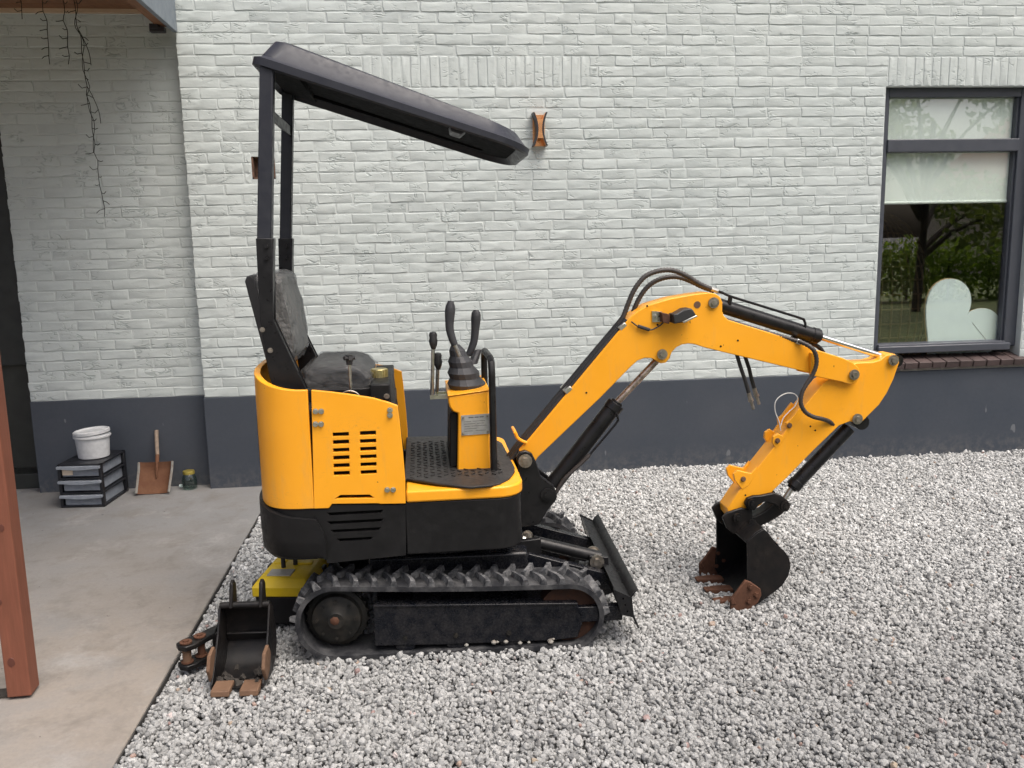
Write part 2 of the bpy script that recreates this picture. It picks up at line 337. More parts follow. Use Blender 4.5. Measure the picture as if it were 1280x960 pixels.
def gravel():
    sp = .0132; X0, X1, Y0, Y1 = -.955, 4.95, -4.1, -.004
    nx, ny = int((X1-X0)/sp), int((Y1-Y0)/sp)
    gx, gy = np.meshgrid(np.arange(nx), np.arange(ny)); n = nx*ny
    x = X0+(gx.ravel()+.5*(gy.ravel() % 2)+rng.uniform(-.45, .45, n))*sp; y = Y0+(gy.ravel()+.5+rng.uniform(-.45, .45, n))*sp
    z = -.0135+rng.uniform(-.004, .005, n)
    k = int(n*.55); x2 = rng.uniform(X0+.004, X1, k); y2 = rng.uniform(Y0, Y1, k); z2 = -.005+rng.uniform(-.004, .006, k)
    x = np.r_[x, x2]; y = np.r_[y, y2]; z = np.r_[z, z2]; n = len(x)
    # stones pressed under the tracks and pushed up round them
    ca, sa = math.cos(R(2.5)), math.sin(R(2.5)); xl = (x-.09)*ca-(y+2.06)*sa; yl = (x-.09)*sa+(y+2.06)*ca
    dx_ = np.maximum(np.abs(xl-.01)-.47, 0); dy_ = np.maximum(np.abs(np.abs(yl)-.36)-.088, 0); dd_ = np.hypot(dx_, dy_)
    z = z+np.where(dd_ > 0, .013*np.clip(1-dd_/.05, 0, 1), -.004)
    # gentle unevenness
    z = z+.006*np.sin(x*3.1+1)*np.sin(y*2.3)+.004*np.sin(x*9+y*7)
    r = np.clip(rng.lognormal(math.log(.0071), .30, n), .0040, .0150)
    keep = x-r*.8 > -.962; x, y, z, r = x[keep], y[keep], z[keep], r[keep]; n = len(x)
    me = bpy.data.meshes.new('gravel'); me.vertices.add(n); me.vertices.foreach_set('co', np.c_[x, y, z].ravel())
    def attr(nm, typ, a, f): at = me.attributes.new(nm, typ, 'POINT'); at.data.foreach_set(f, a)
    attr('rot', 'FLOAT_VECTOR', rng.uniform(0, 6.28, (n, 3)).ravel(), 'vector')
    sc = r[:, None]*np.c_[rng.uniform(.85, 1.25, n), rng.uniform(.8, 1.1, n), rng.uniform(.6, .95, n)]
    attr('scl', 'FLOAT_VECTOR', sc.ravel(), 'vector')
    darkening = .5+.5*np.sin(x*1.9+y*1.1+.6)*np.sin(y*2.1-x*.7+1.); darkening = np.clip((x-.4)/1.2, 0, 1)*np.clip((-y-2.55)/.6, 0, 1)*(.6+.4*darkening)  # stones get darker towards the near right corner
    tint = np.clip(rng.beta(2.6, 2.3, n)*.95*(1-.38*darkening)*(1-.42*np.clip((-y-1.4)/1.5, 0, 1)), 0, .972); odd = rng.random(n) < .005; tint[odd] = rng.uniform(.978, 1, odd.sum())
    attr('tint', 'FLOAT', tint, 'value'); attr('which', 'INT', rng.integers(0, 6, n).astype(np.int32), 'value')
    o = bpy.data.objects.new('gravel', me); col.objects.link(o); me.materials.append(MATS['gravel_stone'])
    t = bpy.data.node_groups.new('gravel_stones', 'GeometryNodeTree')
    t.interface.new_socket('Geometry', in_out='INPUT', socket_type='NodeSocketGeometry'); t.interface.new_socket('Geometry', in_out='OUTPUT', socket_type='NodeSocketGeometry')
    N = t.nodes.new; L = t.links.new; gi = N('NodeGroupInput'); go = N('NodeGroupOutput'); join = N('GeometryNodeJoinGeometry')
    for i in range(6):
        ico = N('GeometryNodeMeshIcoSphere'); ico.inputs['Radius'].default_value = 1; ico.inputs['Subdivisions'].default_value = 2
        sp_ = N('GeometryNodeSetPosition'); no = N('ShaderNodeTexNoise'); no.noise_dimensions = '4D'; no.inputs['W'].default_value = i*7.3; no.inputs['Scale'].default_value = 1.15; no.inputs['Detail'].default_value = 1.
        sub = N('ShaderNodeVectorMath'); sub.operation = 'SUBTRACT'; sub.inputs[1].default_value = (.5, .5, .5); mul = N('ShaderNodeVectorMath'); mul.operation = 'SCALE'; mul.inputs['Scale'].default_value = 1.3
        L(no.outputs['Color'], sub.inputs[0]); L(sub.outputs[0], mul.inputs[0]); L(ico.outputs[0], sp_.inputs['Geometry']); L(mul.outputs[0], sp_.inputs['Offset'])
        gt = N('GeometryNodeGeometryToInstance'); L(sp_.outputs[0], gt.inputs[0]); L(gt.outputs[0], join.inputs[0])
    iop = N('GeometryNodeInstanceOnPoints'); iop.inputs['Pick Instance'].default_value = True
    def na(nm, typ): a = N('GeometryNodeInputNamedAttribute'); a.data_type = typ; a.inputs['Name'].default_value = nm; return a.outputs['Attribute']
    L(gi.outputs[0], iop.inputs['Points']); L(join.outputs[0], iop.inputs['Instance']); L(na('which', 'INT'), iop.inputs['Instance Index'])
    L(na('rot', 'FLOAT_VECTOR'), iop.inputs['Rotation']); L(na('scl', 'FLOAT_VECTOR'), iop.inputs['Scale'])
    sm = N('GeometryNodeSetMaterial'); sm.inputs['Material'].default_value = MATS['gravel_stone']
    L(iop.outputs[0], sm.inputs[0]); L(sm.outputs[0], go.inputs[0])
    mo = o.modifiers.new('stones', 'NODES'); mo.node_group = t
    tag(o, 'light grey crushed stone gravel covering the yard', 'gravel'); struct(o, 'stuff')
gravel()

# ------------------------------------------------------------------ house
house = empty('house', (1.5, .1, 0)); HM = Matrix.Translation((-1.5, -.1, 0))
tag(house, 'white painted brick house with dark grey plinth and grey framed window', 'house')
def hpart(o, parent=None):      # keeps world coordinates under the house empty
    o.parent = parent or house
    if not parent: o.location = Vector(o.location)+Vector((-1.5, -.1, 0))
    return o
PZ = .593; CP = .0627; BL = .2215
XC = -1.375; PX = -2.465          # corner between front wall and porch wall; edge of porch wall
WX0, WX1, WZ0, WZ1 = 3.075, 4.15, .70, 2.476
wallX1 = 7.0
g = MB()
hole = [(-.985, PZ+CP*21.45), (-.845, PZ+CP*21.45), (-.845, PZ+CP*23.6), (-.985, PZ+CP*23.6)]
g.prism([(XC+.006, PZ), (wallX1, PZ), (wallX1, 3.45), (XC+.006, 3.45)], .0028, .26, [[(WX0, PZ+.06), (WX1, PZ+.06), (WX1, WZ1), (WX0, WZ1)], hole])
front = hpart(mk('front_wall', g, 'white_paint_mortar', smooth=0)); front['label'] = 'white painted brickwork'
g = MB(); g.prism([(PX+.006, PZ), (XC, PZ), (XC, 3.5), (PX+.006, 3.5)], .1028, .40); porch = hpart(mk('porch_wall', g, 'white_paint_mortar', smooth=0))
g = MB(); g.prism([(XC-.004, -.1), (wallX1, -.1), (wallX1, PZ-.001), (XC-.004, PZ-.001)], -.004, .26); g2 = MB(); g2.prism([(PX, -.1), (XC-.004, -.1), (XC-.004, PZ-.001), (PX, PZ-.001)], .096, .40)
hpart(mk('plinth', g, 'plinth_paint', smooth=0, bevel=.004)); hpart(mk('plinth', g2, 'plinth_paint', smooth=0, bevel=.004))

def brick_mesh(L, Hh, D=.05, seed=0):
    """a hand-formed brick: wavy outline, worn front edges, slightly bulged face"""
    r = random.Random(seed); a, b = L/2, Hh/2; e = .0042
    base = [(-a, -b), (-a*.35, -b), (a*.35, -b), (a, -b), (a, 0), (a, b), (a*.3, b), (-a*.3, b), (-a, b), (-a, 0)]
    out = [(x+r.uniform(-e, e)*.8, z+r.uniform(-e, e)*.7) for x, z in base]
    ins = [(x*(1-.0032/a)+r.uniform(-e, e)*.5, z*(1-.0032/b)+r.uniform(-e, e)*.4) for x, z in out]
    n = len(out); dy = [r.uniform(-.0016, .0016) for _ in out]
    vs = [(x, D, z) for x, z in out]+[(x, .0016, z) for x, z in out]+[(x, dy[i], z) for i, (x, z) in enumerate(ins)]+[(r.uniform(-.02, .02), -.0004, 0)]
    fs = []
    for j in range(2): fs += [(j*n+i, j*n+(i+1) % n, (j+1)*n+(i+1) % n, (j+1)*n+i) for i in range(n)]
    fs += [(2*n+i, 2*n+(i+1) % n, 3*n) for i in range(n)]
    return vs, fs
def bricks_for_front():
    B = []      # centre x, centre z, width, height, seed, upright
    solA = (-.29, 1.115); solB = (WX0+.01, WX1+.24)
    for row in range(int((4.0-PZ)/CP)):
        z = PZ+CP*(row+.5); x = XC; first = (.5 if row % 2 else 1.)+random.uniform(-.06, .06)
        while x < 6.2:
            w = BL*(first if x == XC else (1 if random.random() > .045 else .5))+random.uniform(-.006, .006)
            segs = [(x, x+w)]
            cuts = []
            if z < WZ1+.01: cuts.append((WX0, WX1))
            if 30 <= row < 33: cuts += [solA, solB]
            if 21.4 < row+.5 < 23.7: cuts.append((-.985, -.845))
            for c0, c1 in cuts:
                ns = []
                for s0, s1 in segs:
                    if s1 <= c0 or s0 >= c1: ns.append((s0, s1)); continue
                    if s0 < c0: ns.append((s0, c0))
                    if s1 > c1: ns.append((c1, s1))
                segs = ns
            for s0, s1 in segs:
                if s1-s0 > .025: B.append(((s0+s1)/2, z, s1-s0-.0066, CP-.0066, 0))
            x += w
    for s0, s1 in (solA, solB):
        k = int(round((s1-s0)/.0595)); w = (s1-s0)/k
        for i in range(k): B.append((s0+(i+.5)*w, PZ+CP*31.5, w-.009, CP*3-.012, 1))
    return B
# one shared mesh per kind and seed for the full bricks
BM = {}
def shared(L, Hh, seed, up):
    key = (round(L, 3) if abs(L-.211) > .008 else .211, up, seed)
    if key not in BM:
        vs, fs = brick_mesh(key[0], Hh, seed=seed*13+up)
        me = bpy.data.meshes.new('brick'); me.from_pydata(vs, [], fs); bm = bmesh.new(); bm.from_mesh(me); bmesh.ops.recalc_face_normals(bm, faces=bm.faces); bm.to_mesh(me); bm.free()
        me.polygons.foreach_set('use_smooth', [True]*len(me.polygons)); me.set_sharp_from_angle(angle=R(22)); me.materials.append(MATS['white_paint_brick']); BM[key] = me
    return BM[key]
def upright_ok(b): return b
def lay(B, Y, parent, singles):
    rest = MB()
    for i, (x, z, w, h, up) in enumerate(B):
        dy = random.uniform(-.0014, .0014); sd_ = random.randrange(12)
        if i in singles:
            o = bpy.data.objects.new('brick', shared(w, h, sd_, up)); col.objects.link(o); o.parent = parent
            o.location = (x, Y+dy, z); o.rotation_euler = (random.uniform(-.012, .012), random.uniform(-.008, .008), random.uniform(-.012, .012))
            if random.random() < .5 and not up: o.rotation_euler.y += math.pi
        else:
            vs, fs = brick_mesh(w, h, seed=sd_*13+up); rest.add([(x+a, Y+dy+b, z+c) for a, b, c in vs], fs)
    if rest.v: struct(mk('brick_field', rest, 'white_paint_brick', parent=parent, smooth=22), 'stuff')
B = bricks_for_front()
def seen(x, z):     # rough patches of the wall that stand free of the machine, nearest the camera first
    return -1.4 < x < 3.1 and z < 2.98 and not (-.98 < x < 1.0 and z < 1.2)
order = sorted([i for i, b in enumerate(B) if seen(b[0], b[1])], key=lambda i: -(B[i][2]*B[i][3]) / ((B[i][0]+.1)**2+5.56**2+(B[i][1]-1.5)**2))
lay(B, 0, front, set(order[:300]))
Bp = []
for row in range(int((2.94-PZ)/CP)):
    z = PZ+CP*(row+.5); x = PX; first = True
    while x < XC-.02:
        w = BL*(.5 if first and row % 2 else 1)+random.uniform(-.005, .005); w = min(w, XC+.01-x)
        if w > .03: Bp.append((x+w/2, z, w-.0066, CP-.0066, 0))
        x += w; first = False
lay(Bp, .10, porch, set(range(len(Bp))))
# cut-out for a second wall lamp: raw clay inside
g = MB(); x0, x1, z0, z1 = hole[0][0], hole[1][0], hole[0][1], hole[2][1]
g.box(((x0+x1)/2, .10, (z0+z1)/2), (x1-x0+.02, .06, z1-z0+.02)); g.box((x0+.004, .045, (z0+z1)/2), (.012, .08, z1-z0)); g.box(((x0+x1)/2, .045, z0+.005), (x1-x0, .08, .012)); g.box((x1-.004, .045, (z0+z1)/2), (.012, .08, z1-z0))
o = hpart(mk('wall_cavity', g, 'exposed_clay', smooth=0)); o['label'] = 'raw brown lamp hole broken into the brickwork'
g = MB(); g.tube([(x0+.05, .08, z0+.06), (x0+.04, .02, z0+.05), (x0+.045, -.01, z0+.03)], .004, 6, .01); mk('cable', g, 'wire', parent=o)

# window: frame, sash, panes, sill bricks
FY = .055
def fr_box(mb, x0, x1, z0, z1, y0, y1): mb.box(((x0+x1)/2, (y0+y1)/2, (z0+z1)/2), (x1-x0, y1-y0, z1-z0))
g = MB(); fb = WZ0+.035
fr_box(g, WX0-.01, WX0+.055, fb, WZ1, FY, FY+.09); fr_box(g, WX1-.085, WX1+.01, fb, WZ1, FY, FY+.09)
fr_box(g, WX0+.055, WX1-.085, WZ1-.06, WZ1, FY, FY+.09); fr_box(g, WX0+.055, WX1-.085, 2.062, 2.146, FY-.012, FY+.09)
fr_box(g, WX0+.055, WX1-.085, fb, .775, FY-.02, FY+.09)
win = hpart(mk('window', g, 'frame_grey', smooth=0, bevel=.006)); win['label'] = 'dark grey window frame with roller blind and fixed light above'
g = MB(); g.prism([(WX0+.04, fb-.02), (WX1-.07, fb-.02), (WX1-.07, fb+.03), (WX0+.04, fb+.03)], FY-.05, FY-.021); mk('sill_profile', g, 'frame_grey', parent=win, bevel=.006)
for z0, z1 in ((.775, 2.062), (2.146, WZ1-.06)):
    for xa in (WX0+.055, WX1-.099):
        g = MB(); fr_box(g, xa, xa+.014, z0, z1, FY+.02, FY+.06); mk('glazing_bead', g, 'frame_grey', parent=win, smooth=0)
    g = MB(); g.box(((WX0+WX1)/2-.015, FY+.05, (z0+z1)/2), (WX1-WX0-.13, .006, z1-z0+.01)); mk('pane', g, 'window_glass', parent=win, smooth=0)
sillm = MB(); sillm.box(((WX0+WX1)/2+.02, .075, .627), (WX1-WX0+.22, .16, .062)); sill = hpart(mk('window_sill', sillm, 'sill_mortar', smooth=0))
k = 13; w0 = WX0-.09; w1 = WX1+.13; bw = (w1-w0)/k
g = MB(); g.box((0, 0, 0), (bw-.008, .155, .045)); bo = None
for i in range(k):
    if bo is None: bo = mk('brick', g, 'sill_clay', parent=sill, bevel=.004); o = bo
    else: o = dup(bo, sill)
    o.location = (w0+(i+.5)*bw, .035+random.uniform(-.002, .002), .652); o.rotation_euler = (R(13), random.uniform(-.01, .01), random.uniform(-.012, .012))
# things behind the glass
g = MB(); g.box(((WX0+WX1)/2-.015, .118, 2.09), (WX1-WX0-.05, .003, .70)); bl = mk('roller_blind', g, 'blind_fabric', smooth=0)
g = MB(); g.cyl((WX0+.06, .12, 1.735), (WX1-.09, .12, 1.735), .011); mk('bottom_rail', g, 'blind_fabric', parent=bl); tag(bl, 'pale mint roller blind half lowered behind the window glass', 'roller blind')
hp = []
for i in range(64):
    t = 2*math.pi*i/64; hx = 16*math.sin(t)**3; hz = 13*math.cos(t)-5*math.cos(2*t)-2*math.cos(3*t)-math.cos(4*t)
    a = R(-40); s_ = .0205; hp.append((3.765+s_*(hx*math.cos(a)-hz*math.sin(a)), .875+s_*1.02*(hx*math.sin(a)+hz*math.cos(a))))
g = MB(); g.prism(hp, .135, .150); hb = mk('heart_board', g, 'heart_white', smooth=30, bevel=.002); tag(hb, 'white heart shaped board leaning inside the window', 'heart board')
g = MB(); g.prism([(3.765+(x-3.765)*1.012, .875+(z-.875)*1.012) for x, z in hp], .151, .158); mk('backing', g, 'plywood', parent=hb)
g = MB(); g.box((3.93, .1342, .835), (.0022, .002, .17), (0, R(-42), 0)); mk('crack', g, 'label_ink', parent=hb)
g = MB(); g.box((3.6, .36, .70), (2.0, .32, .03)); tag(mk('inner_window_board', g, 'interior_wall', bevel=.004), 'board on the inside of the window under the heart', 'window board')
rm = MB()
for c, s_ in (((4, 1.9, -.01), (5.2, 3.3, .04)), ((4, 1.9, 2.75), (5.2, 3.3, .04)), ((1.42, 1.9, 1.35), (.04, 3.3, 2.8)), ((6.62, 1.9, 1.35), (.04, 3.3, 2.8)), ((4, 3.55, 1.35), (5.2, .04, 2.8))): rm.box(c, s_)
struct(mk('room_interior', rm, 'interior_wall', smooth=0))
# hanging rattan chair in the room
rc = empty('rattan_chair', (3.62, .95, 0)); tag(rc, 'brown rattan egg chair standing in the room behind the window', 'chair')
g = MB(); 
for i in range(17):
    a = R(-80+10*i); g.tube([(math.sin(a)*.48*math.sin(t), -math.cos(a)*.30*math.sin(t)+.1, .95+.72*math.cos(t)) for t in [math.pi*j/12 for j in range(13)]], .009, 6, .05)
mk('rib', g, 'rattan', parent=rc)
g = MB(); g.loft([[(math.sin(R(a))*.47*math.sin(t)+0, -math.cos(R(a))*.285*math.sin(t)+.1, .95+.71*math.cos(t)) for a in range(-90, 91, 12)] for t in [math.pi*(j+.02)/14.04 for j in range(15)]], False, False, False); mk('woven_back', g, 'rattan_dark', parent=rc, smooth=60)
g = MB(); g.tube([(.50*math.cos(t), .1, .95+.74*math.sin(t)) for t in [2*math.pi*j/24 for j in range(25)]], .02, 8); mk('rim', g, 'rattan', parent=rc)
g = MB(); 
for j in range(1, 20): 
    z = .95+.72*math.cos(math.pi*j/20); s_ = math.sin(math.pi*j/20); g.tube([(math.sin(R(a))*.48*s_, -math.cos(R(a))*.30*s_+.1, z) for a in range(-90, 91, 15)], .007, 6)
mk('weave', g, 'rattan', parent=rc)
g = MB(); g.lathe([(.30, 0), (.30, .02), (.05, .03), (.04, .22), (.08, .24)], (0, 0, .02)); mk('base', g, 'rattan', parent=rc)

# dark doorway left of the porch wall
dr = MB(); dr.box((-3.3, .42, 1.5), (1.75, .04, 3.0)); o = hpart(mk('dark_panel', dr, 'olive_panel', smooth=0)); o['label'] = 'dark olive recess beside the porch wall'
g = MB(); g.box((-2.62, .36, 1.95), (.30, .08, 2.3)); hpart(mk('door_frame', g, 'dark_frame', smooth=0, bevel=.004))
g = MB(); g.box((-3.2, .37, .80), (.9, .10, .05)); hpart(mk('ledge', g, 'olive_panel', smooth=0, bevel=.004))
g = MB(); g.box((-3.2, .385, 1.12), (.85, .012, .55)); hpart(mk('dark_pane', g, 'shadow_glass', smooth=0))
g = MB(); g.box((-3.2, .30, .05), (1.5, .18, .10)); hpart(mk('step', g, 'dark_frame', smooth=0, bevel=.006))
# upper storey and roof out of view
g = MB(); pts = [(-.06, 3.46), (3.4, 6.9), (6.9, 3.46)]; g.loft([[(x, y, z) for y, z in pts] for x in (-6.5, 8.5)]); hpart(mk('roof', g, 'roof_tile', smooth=0))
g = MB(); g.box((-5.3, 3.6, 1.70), (1.9, 6.3, 3.4)); g.box((7.72, 3.6, 1.7), (1.3, 6.3, 3.4)); g.box((1.2, 6.6, 1.7), (11., .3, 3.4)); hpart(mk('outer_walls', g, 'white_paint_mortar', smooth=0))

# ------------------------------------------------------------------ porch roof and post
pr = empty('porch_roof', (-2.9, -1.3, 2.8)); tag(pr, 'timber porch canopy with grey fascia at the top left', 'porch roof')
def pp(o): o.parent = pr; o.location = Vector(o.location)-Vector((-2.9, -1.3, 2.8)); return o
g = MB(); g.box((-1.372, -1.38, 2.965), (.028, 2.75, .35)); pp(mk('fascia', g, 'fascia_grey', smooth=0, bevel=.003))
g = MB(); g.box((-3.0, -2.74, 2.965), (3.23, .028, .35)); pp(mk('fascia', g, 'fascia_grey', smooth=0, bevel=.003))
g = MB(); g.box((-3.0, -1.38, 3.12), (3.2, 2.7, .03)); pp(mk('roof_deck', g, 'dark_frame', smooth=0))
g = MB(); g.box((0, 0, 0), (3.16, .118, .018)); bo = None
for i in range(22):
    if bo is None: bo = pp(mk('soffit_board', g, 'soffit_wood', smooth=0, bevel=.003)); q = bo
    else: q = dup(bo, pr)
    q.location = Vector((-2.99, .03-i*.122, 2.945+random.uniform(-.001, .001)))-Vector((-2.9, -1.3, 2.8))
g = MB(); g.box((-1.43, -1.36, 2.87), (.075, 2.68, .11)); pp(mk('edge_beam', g, 'soffit_wood', smooth=0, bevel=.004))
g = MB(); g.box((-2.0, .078, 2.925), (1.1, .03, .022)); pp(mk('trim', g, 'pale_wood', smooth=0))
g = MB(); g.box((-1.455, -.06, 2.79), (.085, .05, .03)); g.box((-1.47, -.06, 2.805), (.05, .06, .03)); pp(mk('sensor', g, 'lamp_black', bevel=.004))
po = empty('timber_post', (-1.43, -2.575, 0), R(3)); tag(po, 'reddish timber post of the porch at the left edge', 'post')
g = MB(); g.box((0, 0, 1.41), (.078, .078, 2.80)); mk('post', g, 'post_wood', parent=po, smooth=0, bevel=.004)
for kx, kz, s_ in ((-.012, .14, .013), (-.026, .36, .009), (.008, .62, .010), (-.02, .93, .012)):
    g = MB(); g.lathe([(0, -.001), (s_, -.001), (s_*.9, .0018), (0, .0022)], (kx, -.0392, kz), 12, Matrix.Rotation(R(90), 4, 'X') @ Matrix.Scale(1.35, 4, (0, 1, 0))); mk('knot', g, 'knot_wood', parent=po)
g = MB(); g.box((-.06, .01, .004), (.08, .06, .008)); mk('base_plate', g, 'dark_soil', parent=po)
# icicle light wires hanging from the soffit
def strand(x, y, z1, wob, label, double=False):
    o = empty('light_wire', (x, y, 2.935)); r = random.Random(wob); L_ = 2.935-z1
    g = MB(); n = int(L_/.045); pts = [(r.uniform(-.008, .008)+.05*(i/n)*(1 if double else .2), r.uniform(-.008, .008), -L_*i/n) for i in range(n+1)]
    g.tube(pts, .0023, 6, .02)
    if double: g.tube([(a+.012*math.sin(i*1.3), b+.006, c) for i, (a, b, c) in enumerate(pts[:int(n*.75)])], .0021, 6, .02)
    mk('cable', g, 'wire', parent=o)
    for i in range(1, n, 1):
        a = pts[i]; s_ = r.choice((-1, 1)); l = r.uniform(.02, .045)
        g = MB(); g.tube([a, (a[0]+s_*l*.6, a[1]-.01, a[2]-l*.2), (a[0]+s_*l, a[1]-.012, a[2]+r.uniform(-.6, .3)*l)], .0022, 5); mk('light_twig', g, 'wire', parent=o)
    if double:
        for i0, s_ in ((int(n*.18), 1), (int(n*.42), 1)):
            a = Vector(pts[i0]); g = MB(); g.tube([a, a+Vector((.02*s_, 0, -.04)), a+Vector((.05*s_, 0, -.13)), a+Vector((.055*s_, 0, -.20))], .0021, 5, .02); mk('light_twig', g, 'wire', parent=o)
    tag(o, label, 'light wire', 'light wires hanging from the porch ceiling')
strand(-1.84, -.25, 1.72, 3, 'longest dark light wire with side twigs hanging from the porch ceiling', True)
strand(-1.905, -.25, 2.56, 5, 'short dark light wire just left of the longest one')
strand(-2.005, -.25, 2.56, 8, 'second light wire from the left under the porch ceiling')
strand(-2.13, -.25, 2.80, 11, 'shortest light wire at the far left of the porch ceiling')

# ------------------------------------------------------------------ copper wall lamp
wl = empty('wall_lamp', (.787, 0, 2.213)); tag(wl, 'black and copper hourglass wall lamp on the white bricks', 'wall lamp')
def hg(z): return .0115+.024*(abs(z)/.10)**2.0
zs = [-.10+.2*i/14 for i in range(15)]
for s_ in (-1, 1):
    g = MB(); rings = [[(s_*hg(z), -.085, z), (s_*(hg(z)+.011), -.085, z), (s_*(hg(z)+.011), -.004, z), (s_*hg(z), -.004, z)] for z in zs]; g.loft(rings); mk('side_plate', g, 'lamp_black', parent=wl)
    g = MB(); g.loft([[(s_*(hg(z)-.0022), -.083, z), (s_*(hg(z)-.0002), -.083, z), (s_*(hg(z)-.0002), -.005, z), (s_*(hg(z)-.0022), -.005, z)] for z in zs]); mk('copper_lining', g, 'copper', parent=wl)
g = MB(); g.prism([(-hg(.058), .058), (-hg(.03), .03), (-.0105, 0), (-hg(-.055), -.055), (hg(-.055), -.055), (.0105, 0), (hg(.03), .03), (hg(.058), .058)], -.0845, -.078); mk('front_plate', g, 'copper', parent=wl)
g = MB(); g.box((0, -.003, 0), (.075, .006, .19)); mk('back_plate', g, 'copper', parent=wl)

# ------------------------------------------------------------------ things along the porch wall
dt = empty('drawer_tower', (-2.045, -.115, 0), R(-5)); tag(dt, 'black plastic drawer tower with three grey drawers by the wall', 'drawer tower')
W_, D_, H_ = .262, .35, .268
g = MB(); g.box((0, 0, H_-.006), (W_, D_, .012)); g.box((0, 0, .006), (W_, D_, .012)); g.box((0, D_/2-.004, H_/2), (W_, .008, H_))
for z in (H_/3, 2*H_/3): g.box((0, 0, z), (W_, D_, .010))
for sx in (-1, 1):
    for sy in (-1, 1): g.box((sx*(W_/2-.009), sy*(D_/2-.014), H_/2), (.018, .028, H_))
mk('frame', g, 'drawer_black', parent=dt, bevel=.003)
for i in range(3):
    z0 = H_/3*i+.010; h = H_/3-.02
    g = MB(); g.box((0, -.0, z0+h*.46), (W_-.044, D_-.03, h*.92)); dd = mk('drawer', g, 'drawer_plastic', parent=dt, bevel=.004)
    g = MB(); n = 12; top = z0+h
    g.prism([(-W_/2+.004, top), (W_/2-.004, top)]+[(W_/2-.004-(W_-.008)*j/n, top-.016-.008*math.sin(math.pi*j/n)**2) for j in range(n+1)], -D_/2-.020, -D_/2+.004); mk('handle', g, 'drawer_plastic', parent=dd, bevel=.002)
    if i == 2: g = MB(); g.box((-W_/2+.055, -D_/2+.012, z0+h*.42), (.062, .003, .036)); mk('sticker', g, 'paper', parent=dd)
bk = empty('plastic_bucket', (-2.035, -.105, .268)); tag(bk, 'white translucent plastic bucket on top of the drawer tower', 'bucket')
g = MB(); g.lathe([(.0, .001), (.084, .001), (.090, .006), (.100, .150), (.098, .150), (.088, .008), (0, .006)]); mk('tub', g, 'white_plastic', parent=bk)
g = MB(); g.lathe([(.100, .128), (.108, .130), (.108, .140), (.100, .142)]); mk('rim', g, 'white_plastic', parent=bk)
g = MB(); g.lathe([(0, .0), (.085, .0), (.100, .004), (.106, .002), (.106, .018), (.098, .022), (.088, .012), (0, .010)], (0, 0, .150), 28, Matrix.Rotation(R(-4), 4, 'Y')); mk('lid', g, 'white_plastic', parent=bk)
sh = empty('shovel', (-1.71, -.02, 0)); tag(sh, 'rusty square shovel with short wooden handle leaning on the plinth', 'shovel')
SM = Matrix.Translation((.0, -.055, .004)) @ Matrix.Rotation(R(-24), 4, 'X')
def shp(u, v, w=0): return SM @ Vector((u, w, v))
ou = [(-.100, 0), (.090, 0), (.104, .10), (.108, .205), (.05, .212), (0, .205), (-.05, .208), (-.072, .19), (-.088, .10)]
nx_, nz_ = 10, 10; top_, bot_ = [], []
g = MB(); V = []
for layer in (0, .003):
    for j in range(nz_+1):
        for i in range(nx_+1):
            u = -1+2*i/nx_; v = j/nz_; hw = .098+.004*v; lift = -.026*abs(u)**5-.016*max(0, v-.8)/.2
            V.append(shp(u*hw+.016*v, v*.20, lift+.008*math.sin(v*3)+layer))
def gid(l, j, i): return l*(nx_+1)*(nz_+1)+j*(nx_+1)+i
F_ = [(gid(l, j, i), gid(l, j, i+1), gid(l, j+1, i+1), gid(l, j+1, i)) for l in (0, 1) for j in range(nz_) for i in range(nx_)]
bd = [(0, i) for i in range(nx_)]+[(j, nx_) for j in range(nz_)]+[(nz_, i) for i in range(nx_, 0, -1)]+[(j, 0) for j in range(nz_, 0, -1)]
F_ += [(gid(0, *bd[k]), gid(0, *bd[(k+1) % len(bd)]), gid(1, *bd[(k+1) % len(bd)]), gid(1, *bd[k])) for k in range(len(bd))]
g.add(V, F_); mk('blade', g, 'shovel_rust', parent=sh, smooth=60)
for s_ in (-1, 1):
    g = MB(); g.tube([shp(s_*(.0985+.004*v)+.016*v, v*.2, -.028-.016*max(0, v-.8)/.2) for v in (0.02, .25, .5, .75, .98)], .008, 6); mk('rim_edge', g, 'shovel_zinc', parent=sh)
g = MB(); g.tube([shp(.012, .10, 0.), shp(.013, .16, -.006), shp(.014, .21, -.004), shp(.012, .26, 0)], .011, 10, radii=[.004, .009, .012, .0115]); mk('socket', g, 'shovel_rust', parent=sh)
g = MB(); g.tube([shp(.012, .25, 0), shp(.006, .32, 0), shp(.0, .41, .0)], .0125, 10, .03); mk('handle', g, 'shovel_wood', parent=sh)
jr = empty('glass_jar', (-1.512, .02, 0)); jr.scale = (1.3, 1.3, 1.3); tag(jr, 'small empty glass jar with gold lid on the concrete', 'jar')
g = MB(); g.lathe([(.0, .001), (.030, .001), (.036, .008), (.037, .045), (.031, .068), (.026, .076), (.0245, .076), (.029, .066), (.0345, .045), (.0335, .010), (0, .006)], n=20); mk('glass', g, 'jar_glass', parent=jr)
g = MB(); g.lathe([(0, .092), (.027, .092), (.0285, .089), (.0285, .077), (.0275, .077), (0, .077)], n=24); mk('lid', g, 'gold_lid', parent=jr)
g = MB(); g.lathe([(0, 0), (.009, .003), (.0125, .011), (.010, .020), (0, .024)], n=12); tag(mk('white_pebble', g, 'heart_white', loc=(-1.578, .055, 0)), 'tiny white pebble lying between the shovel and the jar', 'pebble')

